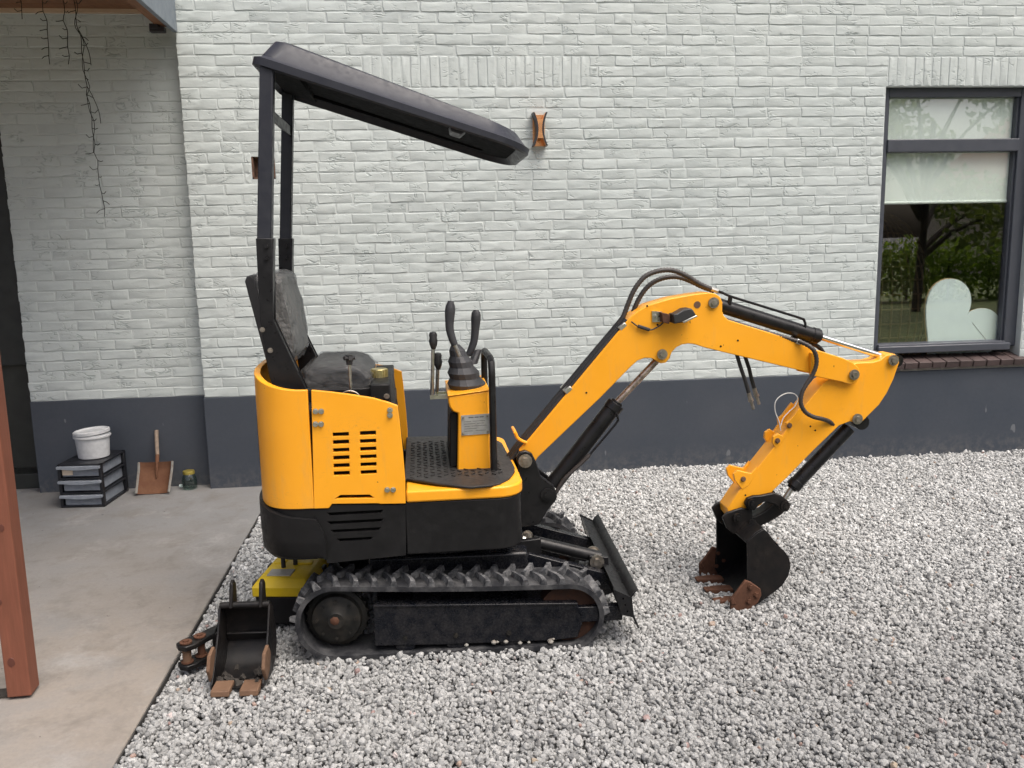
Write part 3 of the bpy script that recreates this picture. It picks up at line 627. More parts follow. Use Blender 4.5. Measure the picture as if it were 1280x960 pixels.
# ------------------------------------------------------------------ mini excavator
ex = empty('mini_excavator', (.09, -2.06, 0)); tag(ex, 'yellow and black mini excavator with canopy parked on the gravel', 'excavator')
UR = (0, 0, R(-2.5))
def P(name, mb, mat, parent=None, **kw): return mk(name, mb, mat, parent=parent or ex, **kw)
def v3(L, y): return [(a, y, b) for a, b in L]
def bolt(parent, x, y, z, r=.006, mat='zinc', name='bolt'):
    g = MB(); g.cyl((x, y, z), (x, y-.003, z), r*1.35, n=14); g.cyl((x, y-.003, z), (x, y-.010, z), r, n=6); return P(name, g, mat, parent)
def pin(parent, x, z, y0, y1, r, mat='old_zinc'):
    g = MB(); g.cyl((x, y0, z), (x, y1, z), r); g.cyl((x, y0-.006, z), (x, y0, z), r*1.35); g.cyl((x, y0-.013, z), (x, y0-.006, z), r*.75, n=6)
    g.cyl((x, y1, z), (x, y1+.006, z), r*1.35); return P('pin', g, mat, parent)

# --- tracks
RC, RR = (-.425, .146), .140; FC, FR = (.452, .130), .124
def belt_path(off, n=20):
    """closed loop of (x, z) round sprocket and idler, off = distance outside the core line"""
    a0 = math.asin((RR-FR)/(FC[0]-RC[0])); pts = []
    for i in range(n+1):
        a = math.pi/2-a0+(math.pi+2*a0)*i/n if False else math.pi/2+(math.pi)*i/n; pts.append((RC[0]+(RR+off)*math.cos(a), RC[1]+(RR+off)*math.sin(a)))
    for i in range(1, 10): t = i/10; pts.append((RC[0]+(FC[0]-RC[0])*t, RC[1]-RR-off+(FC[1]-FR-RC[1]+RR)*t))
    for i in range(n+1):
        a = -math.pi/2+math.pi*i/n; pts.append((FC[0]+(FR+off)*math.cos(a), FC[1]+(FR+off)*math.sin(a)))
    for i in range(1, 10):
        t = i/10; sag = -.006*math.sin(math.pi*t); pts.append((FC[0]+(RC[0]-FC[0])*t, FC[1]+FR+off+(RC[1]+RR-FC[1]-FR)*t+sag))
    return pts
def along(path, d):
    n = len(path); acc = 0
    for i in range(n):
        a, b = path[i], path[(i+1) % n]; l = math.hypot(b[0]-a[0], b[1]-a[1])
        if acc+l >= d:
            t = (d-acc)/l; return (a[0]+(b[0]-a[0])*t, a[1]+(b[1]-a[1])*t), math.atan2(b[1]-a[1], b[0]-a[0])
        acc += l
    return path[0], 0
TW = .18
def lug_mesh():
    g = MB(); rings = []
    for j in range(6):
        t = j/5; y = -TW/2+.002+t*(TW*.52); cx = .014-.040*t**1.5; hw = .011-.003*t; hgt = .025-.004*abs(t-.4)
        rings.append([(cx-hw*1.5, y, -.004), (cx-hw*.8, y, hgt), (cx+hw*.7, y, hgt), (cx+hw*1.3, y, -.004)])
    g.loft(rings); me = mk('lug', g, 'lug_rubber', smooth=40); d = me.data; bpy.data.objects.remove(me); return d
LUG = lug_mesh()
core = belt_path(0); per = sum(math.hypot(core[i][0]-core[i-1][0], core[i][1]-core[i-1][1]) for i in range(len(core)))
NL = 37
for side, lab in ((-1, 'near rubber track, dusty grey'), (1, 'far rubber track')):
    yc = side*.36
    g = MB(); o_, i_ = belt_path(.006), belt_path(-.012); n = len(o_); ya, yb = yc-TW/2, yc+TW/2
    vs = [(x, ya, z) for x, z in o_]+[(x, yb, z) for x, z in o_]+[(x, ya, z) for x, z in i_]+[(x, yb, z) for x, z in i_]; fs = []
    for i in range(n):
        k = (i+1) % n; fs += [(i, k, n+k, n+i), (2*n+i, 3*n+i, 3*n+k, 2*n+k), (i, 2*n+i, 2*n+k, k), (n+i, n+k, 3*n+k, 3*n+i)]
    g.add(vs, fs); tr = P('track', g, 'track_rubber', rot=UR, smooth=50); tr['label'] = lab
    for half in (0, 1):
        for i in range(NL):
            (x, z), a = along(core, per*((i+.5*half) % NL)/NL); q = bpy.data.objects.new('lug', LUG); col.objects.link(q); q.parent = tr
            q.location = (x-.004*math.sin(a)*-1, yc, z); q.rotation_euler = Euler((0, -a+math.pi, 0)); q.scale = (1, 1 if half == 0 else -1, 1)
            nrm = Vector((math.sin(a), 0, -math.cos(a))); q.location = Vector((x, yc, z))+nrm*.004
    # drive sprocket with hub motor, idler, rollers, frame
    sp = MB(); k = 22; outl = []
    for i in range(k*2): r_ = .122 if i % 2 else .108; outl.append((RC[0]+r_*math.cos(math.pi*i/k), RC[1]+r_*math.sin(math.pi*i/k)))
    sp.prism(outl, yc-.018, yc+.018); so_ = P('sprocket', sp, 'sprocket_steel', tr, bevel=.003)
    Mx = Matrix.Rotation(R(90), 4, 'X')
    g = MB(); g.lathe([(0, 0), (.112, 0), (.112, .010), (.096, .016), (.090, .034), (.066, .040), (.038, .046), (.03, .052), (0, .052)], (RC[0], yc-.016, RC[1]), 32, Mx); P('hub', g, 'sprocket_steel', so_)
    g = MB(); g.lathe([(0, 0), (.019, 0), (.012, .005), (0, .006)], (RC[0]-.004, yc-.067, RC[1]+.002), 7, Mx); P('hub_cap', g, 'rust_steel', so_)
    for i in range(8): bolt(so_, RC[0]+.072*math.cos(i*.785), yc-.055, RC[1]+.072*math.sin(i*.785), .005, 'sprocket_steel')
    g = MB(); g.lathe([(0, 0), (.045, 0), (.05, -.006), (.100, -.008), (.112, .002), (.112, .08), (0, .08)], (FC[0], yc+.03, FC[1]), 32, Mx); P('idler_wheel', g, 'rust_idler', tr)
    y0 = yc-.075
    fo = [(-0.2818,0.2019),(-0.0055,0.1947),(0.483,0.1741),(0.501,0.1314),(0.5007,0.0927),(0.4819,0.0386),(0.3838,0.0307),(-0.0107,0.0351),(-0.2861,0.043)]
    g = MB(); g.prism(fo, y0, yc+.075); fo_ = P('track_frame', g, 'undercarriage_paint', tr, bevel=.004)
    a, b = fo[0], fo[2]; g = MB(); g.prism([(a[0], a[1]-.002), (b[0], b[1]-.002), (b[0], b[1]+.006), (a[0], a[1]+.006)], y0-.006, y0+.05); P('top_flange', g, 'undercarriage_paint', fo_, bevel=.002)
    for q_ in range(9):
        rs_ = random.Random(q_*3+side); g = MB(); a_ = rs_.uniform(.006, .012); g.lathe([(0, -a_*.7), (a_*.8, -a_*.3), (a_, a_*.2), (a_*.5, a_*.7), (0, a_*.8)], (rs_.uniform(-.4, .42), y0-rs_.uniform(-.004, .012), rs_.uniform(.030, .040)), 7); P('trapped_stone', g, 'shovel_zinc', tr, smooth=0)
    for x in (-.17, .02, .22):
        g = MB(); g.cyl((x, yc-.07, .055), (x, yc+.07, .052), .042, n=20); P('roller', g, 'undercarriage_paint', tr)
        bolt(tr, x, y0-.001, .072, .007, 'sprocket_steel')
# --- undercarriage and swing bearing
g = MB(); g.box((0, 0, .27), (.62, .56, .12)); g.box((0, 0, .2), (.3, .6, .1)); P('chassis', g, 'undercarriage_paint', rot=UR, bevel=.01)
g = MB(); g.cyl((-.02, 0, .32), (-.02, 0, .40), .24, n=40); g.cyl((-.02, 0, .335), (-.02, 0, .36), .27, n=40); P('swing_ring', g, 'undercarriage_paint')
# --- dozer blade
bp = [(0.7116,0.2296),(0.698,0.2191),(0.6859,0.2006),(0.6829,0.172),(0.6937,0.1299),(0.7153,0.0774)]
g = MB(); n = len(bp); th = .007
rings = [[(x, y, z) for x, z in bp]+[(x-th, y, z-.002) for x, z in reversed(bp)] for y in (-.46, .46)]; g.loft(rings); bl_ = P('dozer_blade', g, 'black_paint', rot=UR, bevel=.0015)
rb = [(0.622,0.2291),(0.6828,0.1976),(0.6906,0.1269),(0.6463,0.1387)]
hx = [[(0.6342,0.2158),(0.6463,0.2184),(0.6478,0.2088),(0.6357,0.2062)][0]]
g = MB(); g.prism(rb, -.445, .445); P('back_beam', g, 'black_paint', bl_, bevel=.003)
for yy in (-.462, .447):
    hs = []
    cx, cz = sum(q[0] for q in rb)/4, sum(q[1] for q in rb)/4
    for dz in (-.026, 0, .026): hs.append([(cx+.004*math.cos(t)-dz*.3, cz+dz+.004*math.sin(t)) for t in [math.pi*j/4 for j in range(8)]])
    g = MB(); g.prism([(cx+(q[0]-cx)*1.12, cz+(q[1]-cz)*1.12) for q in rb], yy, yy+.012, hs); P('end_plate', g, 'black_paint', bl_)
for s_ in (-1, 1):
    g = MB(); g.prism([(.25, .26), (.32, .30), (.64, .20), (.66, .12), (.60, .10), (.30, .20)], s_*.20-.02, s_*.20+.02); P('push_arm', g, 'undercarriage_paint', bl_, bevel=.003)
g = MB(); g.prism([(.30, .10), (.30, .16), (.655, .16), (.655, .10)], -.435, -.40); P('lower_arm', g, 'undercarriage_paint', bl_, bevel=.003)
g = MB(); g.cyl((.345, -.12, .315), (.62, -.12, .235), .025); bc = P('blade_cylinder', g, 'black_paint', bl_)
g = MB(); g.cyl((.30, -.12, .328), (.36, -.12, .31), .014); P('cylinder_rod', g, 'zinc', bc)
pin(bl_, .325, .322, -.165, -.07, .017); pin(bl_, .60, .235, -.17, -.07, .022)
g = MB(); g.prism([(.27, .27), (.27, .345), (.37, .355), (.37, .29)], -.20, -.17); P('cylinder_lug', g, 'black_paint', bl_, bevel=.004)
g = MB(); g.prism([(.57, .20), (.57, .26), (.65, .25), (.65, .15)], -.165, -.145); P('cylinder_lug', g, 'black_paint', bl_, bevel=.004)

# --- superstructure: plan curve of the tail
NS = -.43; SX = -.4945; RXT = .224
def tail(a, off=0., ext=0.):
    c, s_ = math.cos(a), math.sin(a); e = 2/3.4
    return (SX-(RXT+off)*abs(c)**e, (abs(NS)+off)*math.copysign(abs(s_)**e, s_))
A = [R(-90+180*i/48) for i in range(49)]
def tail_strip(z0f, z1f, off, thick, A=A):
    g = MB(); vs = []; fs = []; skip = None
    for a in A:
        x, y = tail(a, off); xi, yi = tail(a, off-thick); z0, z1 = z0f(a), z1f(a); zm = z0+(z1-z0)*.30; zn = z0+(z1-z0)*.78
        for q in ((x, y), (xi, yi)): vs += [(q[0], q[1], z0), (q[0], q[1], zm), (q[0], q[1], zn), (q[0], q[1], z1)]
    n = len(A)
    for i in range(n-1):
        o, k = i*8, (i+1)*8
        for j in range(3):
            if skip and j == 1 and skip(A[i]): 
                continue
            fs += [(o+j, k+j, k+j+1, o+j+1), (o+4+j, o+5+j, k+5+j, k+4+j)]
        fs += [(o+3, k+3, k+7, o+7), (o, o+4, k+4, k)]
    fs += [(0, 1, 5, 4), (1, 2, 6, 5), (2, 3, 7, 6)]; o = (n-1)*8; fs += [(o, o+4, o+5, o+1), (o+1, o+5, o+6, o+2), (o+2, o+6, o+7, o+3)]
    g.add(vs, fs); return g
zt = lambda a: 1.027+.055*math.cos(a)**1.3 if math.cos(a) > 0 else 1.027
rcov = P('rear_cover', tail_strip(lambda a: .593, zt, 0, .022), 'yellow_paint', smooth=40, bevel=.0025)
P('rear_grille', tail_strip(lambda a: .69, lambda a: .90, .006, .02, [R(-15+30*i/16) for i in range(17)]), 'black_shell', rcov, smooth=40, bevel=.003)
P('lower_band', tail_strip(lambda a: .40, lambda a: .5925, -.006, .03), 'black_shell', smooth=40)
# counterweight: the tail strip carried a little forward along the flank, top edge dipping to its end
def counterweight():
    g = MB(); path = []
    x_end = [(-0.4592,0.4302)][0][0]
    path.append((x_end, NS-.012, .46)); path.append((x_end-.008, NS-.012, .505)); path.append((SX+.003, NS-.012, .552))
    for a in A[3:-3]:
        x, y = tail(a, .012); t = abs(a)/R(90); path.append((x, y, .596-.044*max(0, (t-.45)/.55)**1.2 if t > .45 else .596))
    path += [(SX+.003, -NS+.012, .552), (x_end-.008, -NS+.012, .505), (x_end, -NS+.012, .46)]
    rings = []
    cx, cy = -.45, 0
    for f, ins in ((0, 0), (.5, 0), (.85, .004), (.94, .018), (1., .060)):
        ring = []
        for x, y, zt_ in path:
            z = zt_+(.392-zt_)*f; d = math.hypot(x-cx, y-cy); k = 1-ins/d if f else 1
            xx = x if x > SX else cx+(x-cx)*k; ring.append((xx, cy+(y-cy)*(1-ins/max(d, .3)), z))
        rings.append(ring)
    inner = [[(cx+(x-cx)*.93, cy+(y-cy)*.93, z) for x, y, z in r] for r in (rings[-1], rings[0])]
    g.loft(rings+inner+[rings[0]], cap0=False, cap1=False, closed=False); return g
P('counterweight', counterweight(), 'black_shell', smooth=40)
# near and far engine side panels with louvre slots
po_ = [(-0.4806,1.027),(-0.417,1.018),(-0.3503,1.007),(-0.2639,0.9893),(-0.2108,0.9712),(-0.1801,0.9582),(-0.1743,0.892),(-0.1677,0.7733),(-0.1641,0.6833),(-0.1662,0.5942),(-0.2559,0.5976),(-0.2645,0.6002),(-0.4306,0.607),(-0.4429,0.5914),(-0.4952,0.5925)]
slots = []
for c0, c1 in ((415.8,436),(449.8,470)):
    pass
cs = [(-0.4146,0.8633),(-0.3577,0.8607),(-0.3187,0.8602),(-0.2614,0.8576),(-0.4223,0.7193),(-0.268,0.7125)]
zT, zB = cs[0][1], cs[4][1]
for k in range(6):
    z = zT+(zB-zT)*k/5
    for xa, xb in ((cs[0][0], cs[1][0]), (cs[2][0], cs[3][0])):
        s_ = -.0008*k; slots.append([(xa+s_, z-.0075), (xb+s_, z-.0075), (xb+s_, z+.0075), (xa+s_, z+.0075)])
slots.append([(-0.4182,0.6259),(-0.2794,0.6215),(-0.2946,0.6344),(-0.399,0.6384)])
for nm, y0, lb in (('side_panel', NS, None), ('side_panel', -NS-.02, None)):
    g = MB(); g.prism(po_, y0, y0+.02, slots); sp_ = P(nm, g, 'yellow_paint', smooth=0, bevel=.002)
    if y0 == NS:
        for x, z in [(-0.4696,0.9513),(-0.45,0.9505),(-0.4722,0.9049),(-0.4526,0.9041),(-0.2077,0.9448),(-0.2085,0.9258),(-0.2305,0.6506),(-0.2089,0.6495)]: bolt(sp_, x, NS-.0005, z, .0075)
sk = [(-0.4992,0.5881),(-0.4421,0.588),(-0.4299,0.6024),(-0.2664,0.5951),(-0.2564,0.5924),(-0.1665,0.5888),(-0.1728,0.395),(-0.4605,0.3817)]
sl_ = []
for (xa, xb, yy) in ((408.5,480,642.7),(408.5,480,653.8),(413,477,664.2),(421,467,675.2)):
    (a, z), (b, _) = [[(-0.4518,0.5683),(-0.2463,0.5569)], [(-0.4536,0.5348),(-0.2478,0.5231)], [(-0.4424,0.5025),(-0.2579,0.4919)], [(-0.4213,0.4678),(-0.2885,0.4599)]][[642.7,653.8,664.2,675.2].index(yy)]
    sl_.append([(a+.012, z-.006), (b-.012, z-.006), (b, z+.006), (a, z+.006)])
g = MB(); g.prism(sk, NS+.004, NS+.02, sl_); P('louvre_skirt', g, 'black_shell', smooth=0)
g = MB(); g.prism(sk, -NS-.02, -NS-.004); P('far_skirt', g, 'black_shell', smooth=0)
# engine bay core so the slots look into darkness
g = MB(); g.prism([(-.57, .41), (-.20, .41), (-.205, .90), (-.50, .95), (-.57, .97)], -.36, .36); P('engine_bay', g, 'black_shell', smooth=0, bevel=.01)
g = MB(); g.prism([(-.195, .60), (-.185, .60), (-.215, .94), (-.225, .94)], -.41, .41); P('bay_front', g, 'black_shell', smooth=0)
# deck
def deck_plan(off, xr):
    c = [(xr, NS-off), (.17, NS-off)]; r_ = .10+off
    for i in range(9): a = R(-90+90*i/8); c.append((.175+r_*math.cos(a), -.33+r_*math.sin(a)))
    for i in range(9): a = R(90*i/8); c.append((.175+r_*math.cos(a), .33+r_*math.sin(a)))
    return c+[(xr, -NS+off)]
def plan_prism(pts, z0, z1, g=None):
    g = g or MB(); return g.loft([[(x, y, z0) for x, y in pts], [(x, y, z1) for x, y in pts]])
P('deck_plate', plan_prism(deck_plan(0, -.163), .596, .640), 'yellow_paint', bevel=.008, seg=3)
P('side_tank', plan_prism(deck_plan(-.006, -.170), .395, .5955), 'black_shell', bevel=.006)
g = MB(); ml = [(-0.0696,-2.364),(-0.0067,-2.42),(0.0403,-2.45),(0.1613,-2.509),(0.2324,-2.501),(0.2776,-2.461),(0.3169,-2.401),(0.346,-2.318)]
mp_ = [(x-.09, y+2.06) for x, y in ml]; mp_ = [(-.17, mp_[0][1])]+mp_+[(.262, -.20), (.255, .25), (.20, .40), (-.17, .42)]
rings = []
for z, s_ in ((.6405, 1.), (.649, 1.)): rings.append([(x, y, z+(.010 if i in (2, 3) else 0)+(.004*math.sin(i*1.7))) for i, (x, y) in enumerate(mp_)])
P('floor_mat', g.loft(rings), 'floor_mat', smooth=30, bevel=.002)
mat_o = bpy.data.objects['floor_mat']
g = MB()
for i in range(14):
    for j in range(14):
        x = -.14+.026*i; y = -.30+.044*j+(.022 if i % 2 else 0)
        g.box((x, y, .6545), (.020, .004, .003), (0, 0, R(45 if (i+j) % 2 else -45)))
struct(P('tread_ribs', g, 'floor_mat', mat_o, smooth=0), 'stuff')
# seat base blocks, tank cap, seat, seat back
g = MB(); g.box((-.245, -.05, .95), (.075, .52, .14)); g.box((-.42, .0, .975), (.34, .50, .05)); g.box((-.235, -.25, .985), (.05, .06, .05)); g.box((-.222, -.25, .93), (.03, .07, .03)); sb = P('seat_base', g, 'black_shell', bevel=.006)
for z in (.90, .935, .975): bolt(sb, -.222, -.315, z, .008, 'old_zinc')
g = MB(); g.cyl((-.255, -.12, 1.015), (-.255, -.12, 1.052), .031, n=24); cp_ = P('tank_cap', g, 'brass_cap', bevel=.003)
g = MB()
for i in range(20): a = 2*math.pi*i/20; g.box((-.255+.0325*math.cos(a), -.12+.0325*math.sin(a), 1.034), (.004, .003, .030), (0, 0, a))
struct(P('knurl', g, 'brass_cap', cp_, smooth=0), 'stuff')
cu = [(-.545, 1.01), (-.54, 1.06), (-.50, 1.085), (-.36, 1.085), (-.315, 1.07), (-.285, 1.035), (-.28, 1.005), (-.31, .985), (-.53, .985)]
g = MB(); g.prism(cu, -.22, .22); seat = P('seat', g, 'black_rubber', smooth=50, bevel=.03, seg=4)
def film(name, outl, y0, y1, parent, k=9, amp=.010, seed=1, mat='plastic_film'):
    r = random.Random(seed); g = MB(); n0 = len(outl); cx = sum(q[0] for q in outl)/n0; cz = sum(q[1] for q in outl)/n0
    dense = []
    for i in range(n0):
        a, b = outl[i], outl[(i+1) % n0]
        for j in range(3): t = j/3; dense.append((a[0]+(b[0]-a[0])*t, a[1]+(b[1]-a[1])*t))
    rings = []
    for j in range(k+1):
        t = j/k; y = y0+(y1-y0)*t; e = 1.06 if 0 < j < k else .90
        rings.append([(cx+(x-cx)*(e+r.uniform(-1, 1)*amp*2.5), y+r.uniform(-amp, amp), cz+(z-cz)*(e+r.uniform(-1, 1)*amp*3.5)) for x, z in dense])
    return P(name, g.loft(rings), mat, parent, smooth=25)
film('plastic_wrap', cu, -.245, .245, seat, 9, .016, 3, 'thin_film')
sbp = [(-0.7304,1.408),(-0.7116,1.423),(-0.6254,1.427),(-0.5969,1.408),(-0.5934,1.368),(-0.576,1.31),(-0.5624,1.187),(-0.5629,1.128),(-0.5833,1.091),(-0.6617,1.094),(-0.7051,1.256)]
g = MB(); g.prism(sbp, -.17, .23); sbk = P('seat_back', g, 'black_rubber', smooth=50, bevel=.035, seg=4)
film('plastic_wrap', sbp, -.20, .25, sbk, 8, .010, 5)
sp2 = [(-0.7255,1.409),(-0.7144,1.423),(-0.6908,1.431),(-0.6677,1.431),(-0.6567,1.421),(-0.7012,1.405),(-0.6667,1.226),(-0.6358,1.067),(-0.6593,1.068)]
g = MB(); g.prism([(-0.7255,1.409),(-0.7158,1.424),(-0.6995,1.43),(-0.6893,1.411),(-0.6358,1.067),(-0.6593,1.068)], -.215, .26); P('back_shell', g, 'black_rubber', sbk, smooth=40, bevel=.006)
# throttle lever with star knob and mirror-like round cap
g = MB(); kx, kz = [(-0.3507,1.122)][0]; bx_, bz_ = [(-0.3507,1.008)][0]
g.cyl((bx_, -.33, bz_), (kx, -.33, kz), .0055); tl_ = P('throttle_lever', g, 'zinc')
g = MB(); g.lathe([(0, -.022), (.012, -.022), (.013, .014), (0, .016)], (kx, -.33, kz), 12)
for i in range(5): a = i*1.2566; g.cyl((kx, -.33, kz), (kx+.021*math.cos(a), -.33+.021*math.sin(a), kz+.004), .008, n=8)
P('knob', g, 'black_rubber', tl_)
g = MB(); g.cyl((bx_, -.395, bz_-.035), (bx_, -.375, bz_-.035), .041, n=28); P('gauge', g, 'shadow_glass', tl_); 
g = MB(); g.tube([(bx_+.041*math.cos(t), -.397, bz_-.035+.041*math.sin(t)) for t in [2*math.pi*j/24 for j in range(25)]], .003, 6); P('gauge_rim', g, 'old_zinc', tl_)
# --- canopy on two posts
for y, nm in ((-.30, 'canopy_post'), (.30, 'canopy_post')):
    if y < 0: up = [(-0.6037,2.144),(-0.5576,2.144),(-0.6018,1.554),(-0.6519,1.556)]; lo = [(-0.6543,1.561),(-0.5972,1.56),(-0.6116,1.269),(-0.5112,1.012),(-0.6242,1.004),(-0.64,1.07),(-0.6586,1.264)]
    else: up = [(-0.6162,2.183),(-0.5708,2.183),(-0.618,1.557),(-0.6645,1.558)]; lo = [(-0.669,1.564),(-0.6142,1.563),(-0.6273,1.265),(-0.5376,1.053),(-0.5458,0.9689),(-0.6142,0.9714),(-0.6216,1.077),(-0.6824,1.246)]
    g = MB(); g.prism(up, y-.025, y+.025); cpst = P(nm, g, 'canopy_plastic', bevel=.004)
    g = MB(); g.prism(lo, y-.030, y-.0255); g.prism(lo, y+.0255, y+.030); g.prism([(a+.004, b) for a, b in lo[:2]]+[(a-.006, b+.004) for a, b in lo[2:4]]+[(a+.01, b+.01) for a, b in lo[4:]], y-.0253, y+.0253); br = P('leg_bracket', g, 'black_paint', cpst, bevel=.003)
    L4 = [(-0.6191,1.532),(-0.6233,1.49),(-0.6524,1.238),(-0.6292,1.162)] if y < 0 else [(-0.6369,1.53),(-0.6414,1.484)]
    for x, z in L4: bolt(br, x, y-.0305, z, .007, 'old_zinc' if z < 1.4 else 'black_paint')
g = MB(); (xa, za), (xb, zb) = [(-0.5712,2.017)][0], [(-0.6004,2.04)][0]
g.prism([(xa-.03, za-.035), (xa-.02, za-.035), (xa-.02, za+.005), (xa-.03, za+.005)], -.28, .28); P('cross_bar', g, 'canopy_plastic', bevel=.003)
CA = math.atan2(1.839-2.150, .327+.615+.03); C0 = Vector((-.634, 0, 2.163))
CMx = Matrix.Translation(C0) @ Matrix.Rotation(-CA, 4, 'Y')
CL, CWd = 1.02, .335
def rrect(u0, u1, w, rr_, rf, n=8):
    out = []
    for cx, cy, r_, a0 in ((u1-rf, w-rf, rf, 0), (u0+rr_, w-rr_, rr_, 90), (u0+rr_, -w+rr_, rr_, 180), (u1-rf, -w+rf, rf, 270)):
        out += [(cx+r_*math.cos(R(a0+90*i/n)), cy+r_*math.sin(R(a0+90*i/n))) for i in range(n+1)]
    return out
def ring(u0, u1, w, rr_, rf, z0, z1): return [CMx @ Vector((u, v, z0+(z1-z0)*((u-u0)/(u1-u0)))) for u, v in rrect(u0, u1, w, rr_, rf)]
g = MB()
rings = [ring(.035, CL-.05, CWd-.045, .05, .10, .030, .022), ring(.012, CL-.015, CWd-.012, .06, .13, -.012, -.010), ring(0, CL, CWd, .06, .14, -.006, -.005), ring(0, CL, CWd, .06, .14, .020, .014),
         ring(.020, CL-.012, CWd-.018, .06, .14, .032, .020), ring(.045, CL-.055, CWd-.055, .06, .13, .098, .058), ring(.060, CL-.085, CWd-.075, .06, .12, .106, .064)]
can = P('canopy', g.loft(rings), 'canopy_plastic', smooth=28)
for v in (-.20, .20):
    g = MB(); g.prism([(.06, .004), (CL-.16, .004), (CL-.13, .018), (CL-.13, .03), (.06, .04)], v-.022, v+.022, M=CMx); P('under_rib', g, 'shaded_plastic', can, bevel=.006)
g = MB(); g.prism([(.72, -.016), (.76, -.016), (.79, .028), (.70, .028)], -.28, -.15, M=CMx); P('grab_handle', g, 'canopy_plastic', can, bevel=.006)
g = MB(); g.loft([ring(.030, CL-.045, CWd-.04, .05, .10, .016, .010), ring(.030, CL-.045, CWd-.04, .05, .10, .029, .021)]); P('under_shade', g, 'shaded_plastic', can)  # added panel that paints the shade under the canopy
g = MB(); g.prism([(.03, .0), (.16, .0), (.16, .04), (.03, .04)], -.29, .29, M=CMx); P('mounting_beam', g, 'shaded_plastic', can, bevel=.004)
# --- control console
cb = [(0.0096,0.9433),(0.167,0.9608),(0.1653,0.7002),(0.1652,0.6303),(0.0343,0.6368),(0.0375,0.6901),(0.0456,0.8754),(0.0248,0.8843),(0.0129,0.9022),(0.0089,0.9213)]
g = MB(); g.prism(cb, -.20, .16); con = P('control_console', g, 'yellow_paint', bevel=.006)
tx0, tz0 = cb[0]; tx1, tz1 = cb[1]
g = MB(); g.prism([(tx0-.002, tz0+.001), (tx1+.004, tz1+.001), (tx1+.004, tz1+.006), (tx0-.002, tz0+.006)], -.204, .17); P('top_plate', g, 'yellow_paint', con, bevel=.003)
g = MB(); g.prism([(cb[5][0]-.03, .655), (cb[5][0]-.001, .655), (cb[6][0]-.001, cb[6][1]-.004), (cb[6][0]-.03, cb[6][1]-.004)], -.17, .13); P('rear_cover_plate', g, 'black_shell', con, bevel=.004)
lp = [(0.0567,0.8676),(0.1661,0.871),(0.1657,0.7911),(0.0559,0.788)]
g = MB(); g.prism(lp, -.2035, -.2008); lpo = P('label_plate', g, 'label_metal', con); 
(ax, az), (bx2, bz2), (cx2, cz2), (dx2, dz2) = lp
def lpos(u, v): x = (ax+(bx2-ax)*u)*(1-v)+(dx2+(cx2-dx2)*u)*v; z = (az+(bz2-az)*u)*(1-v)+(dz2+(cz2-dz2)*u)*v; return x, z
g = MB()
for v, h, segs in ((.13, .0042, [(.26, .44), (.47, .62), (.65, .80)]), (.32, .0016, [(.1, .35), (.4, .85)]), (.44, .0016, [(.1, .5), (.55, .8)]), (.56, .0016, [(.1, .3), (.36, .9)]), (.68, .0016, [(.1, .55)]), (.80, .0016, [(.1, .4), (.5, .86)])):
    for u0_, u1_ in segs: (x0, z0), (x1, z1) = lpos(u0_, v), lpos(u1_, v); g.add([(x0, -.2039, z0-h/2), (x1, -.2039, z1-h/2), (x1, -.2039, z1+h/2), (x0, -.2039, z0+h/2)], [(0, 1, 2, 3)])
P('print', g, 'label_ink', lpo, smooth=0)
for u, v in ((.07, .1), (.93, .1), (.06, .9), (.94, .88)): x, z = lpos(u, v); bolt(lpo, x, -.2036, z, .0032, 'old_zinc')
# guard hoop
gx, _ = [(0.1774,0.8674)][0]; gt = [(0.1826,1.086)][0][1]
g = MB(); rg = .045
g.tube([(gx, -.235, .63), (gx, -.235, gt-rg), (gx, -.235+rg*.3, gt-rg*.3), (gx, -.235+rg, gt), (gx-.004, .10-rg, gt), (gx-.004, .10-rg*.3, gt-rg*.3), (gx-.004, .10, gt-rg), (gx-.004, .10, .63)], .0135, 10, .02); P('guard_hoop', g, 'black_paint')
# joysticks and boot
def stick(px, y, nm='joystick'):
    g = MB(); pts = [(a, y, b) for a, b in px]; g.tube(pts, .018, 12, .012, radii=[.011, .0185, .0202, .0200, .019, .018, .017, .0165, .016, .0155, .0155, .015, .0145, .0135]); o = P(nm, g, 'grip_rubber', con, smooth=60); 
    g = MB(); a = Vector(pts[-1]); d = (a-Vector(pts[-2])).normalized(); g.cyl(a, a+d*.05, .0075, n=8); P('stem', g, 'zinc', o); return o
stick([(0.0336,1.308),(0.0313,1.287),(0.0265,1.234),(0.0263,1.196),(0.0351,1.158),(0.0438,1.135)], -.12)
stick([(0.1427,1.256),(0.1419,1.228),(0.1372,1.175),(0.1309,1.128),(0.1165,1.089),(0.106,1.069)], .06)
btx = [(0.0475,1.119),(0.0635,1.118),(0.1135,1.071),(0.1473,0.9458),(0.0387,0.9402)]
g = MB(); rings = []
zb_, zt_ = tz0+.006, tz0+.185
for j in range(9):
    t = j/8; z = zb_+(zt_-zb_)*t; w = (.060*(1-t)**.8+.018)*(1.08 if j % 2 else .93); cx = .094-.045*t
    rings.append([(cx+w*math.cos(a)*(1.0), -.05+w*1.3*math.sin(a), z) for a in [math.pi/4+math.pi*i/8 for i in range(16)]])
P('lever_boot', g.loft(rings), 'grip_rubber', con, smooth=20)
g = MB(); rings = []
for j in range(4):
    t = j/3; rings.append([(.118+.028*t+(.022-.008*t)*math.cos(a), .01+.02*t+(.022-.008*t)*math.sin(a), zb_+.09+.055*t) for a in [2*math.pi*i/10 for i in range(10)]])
P('lever_boot', g.loft(rings), 'grip_rubber', con, smooth=30)
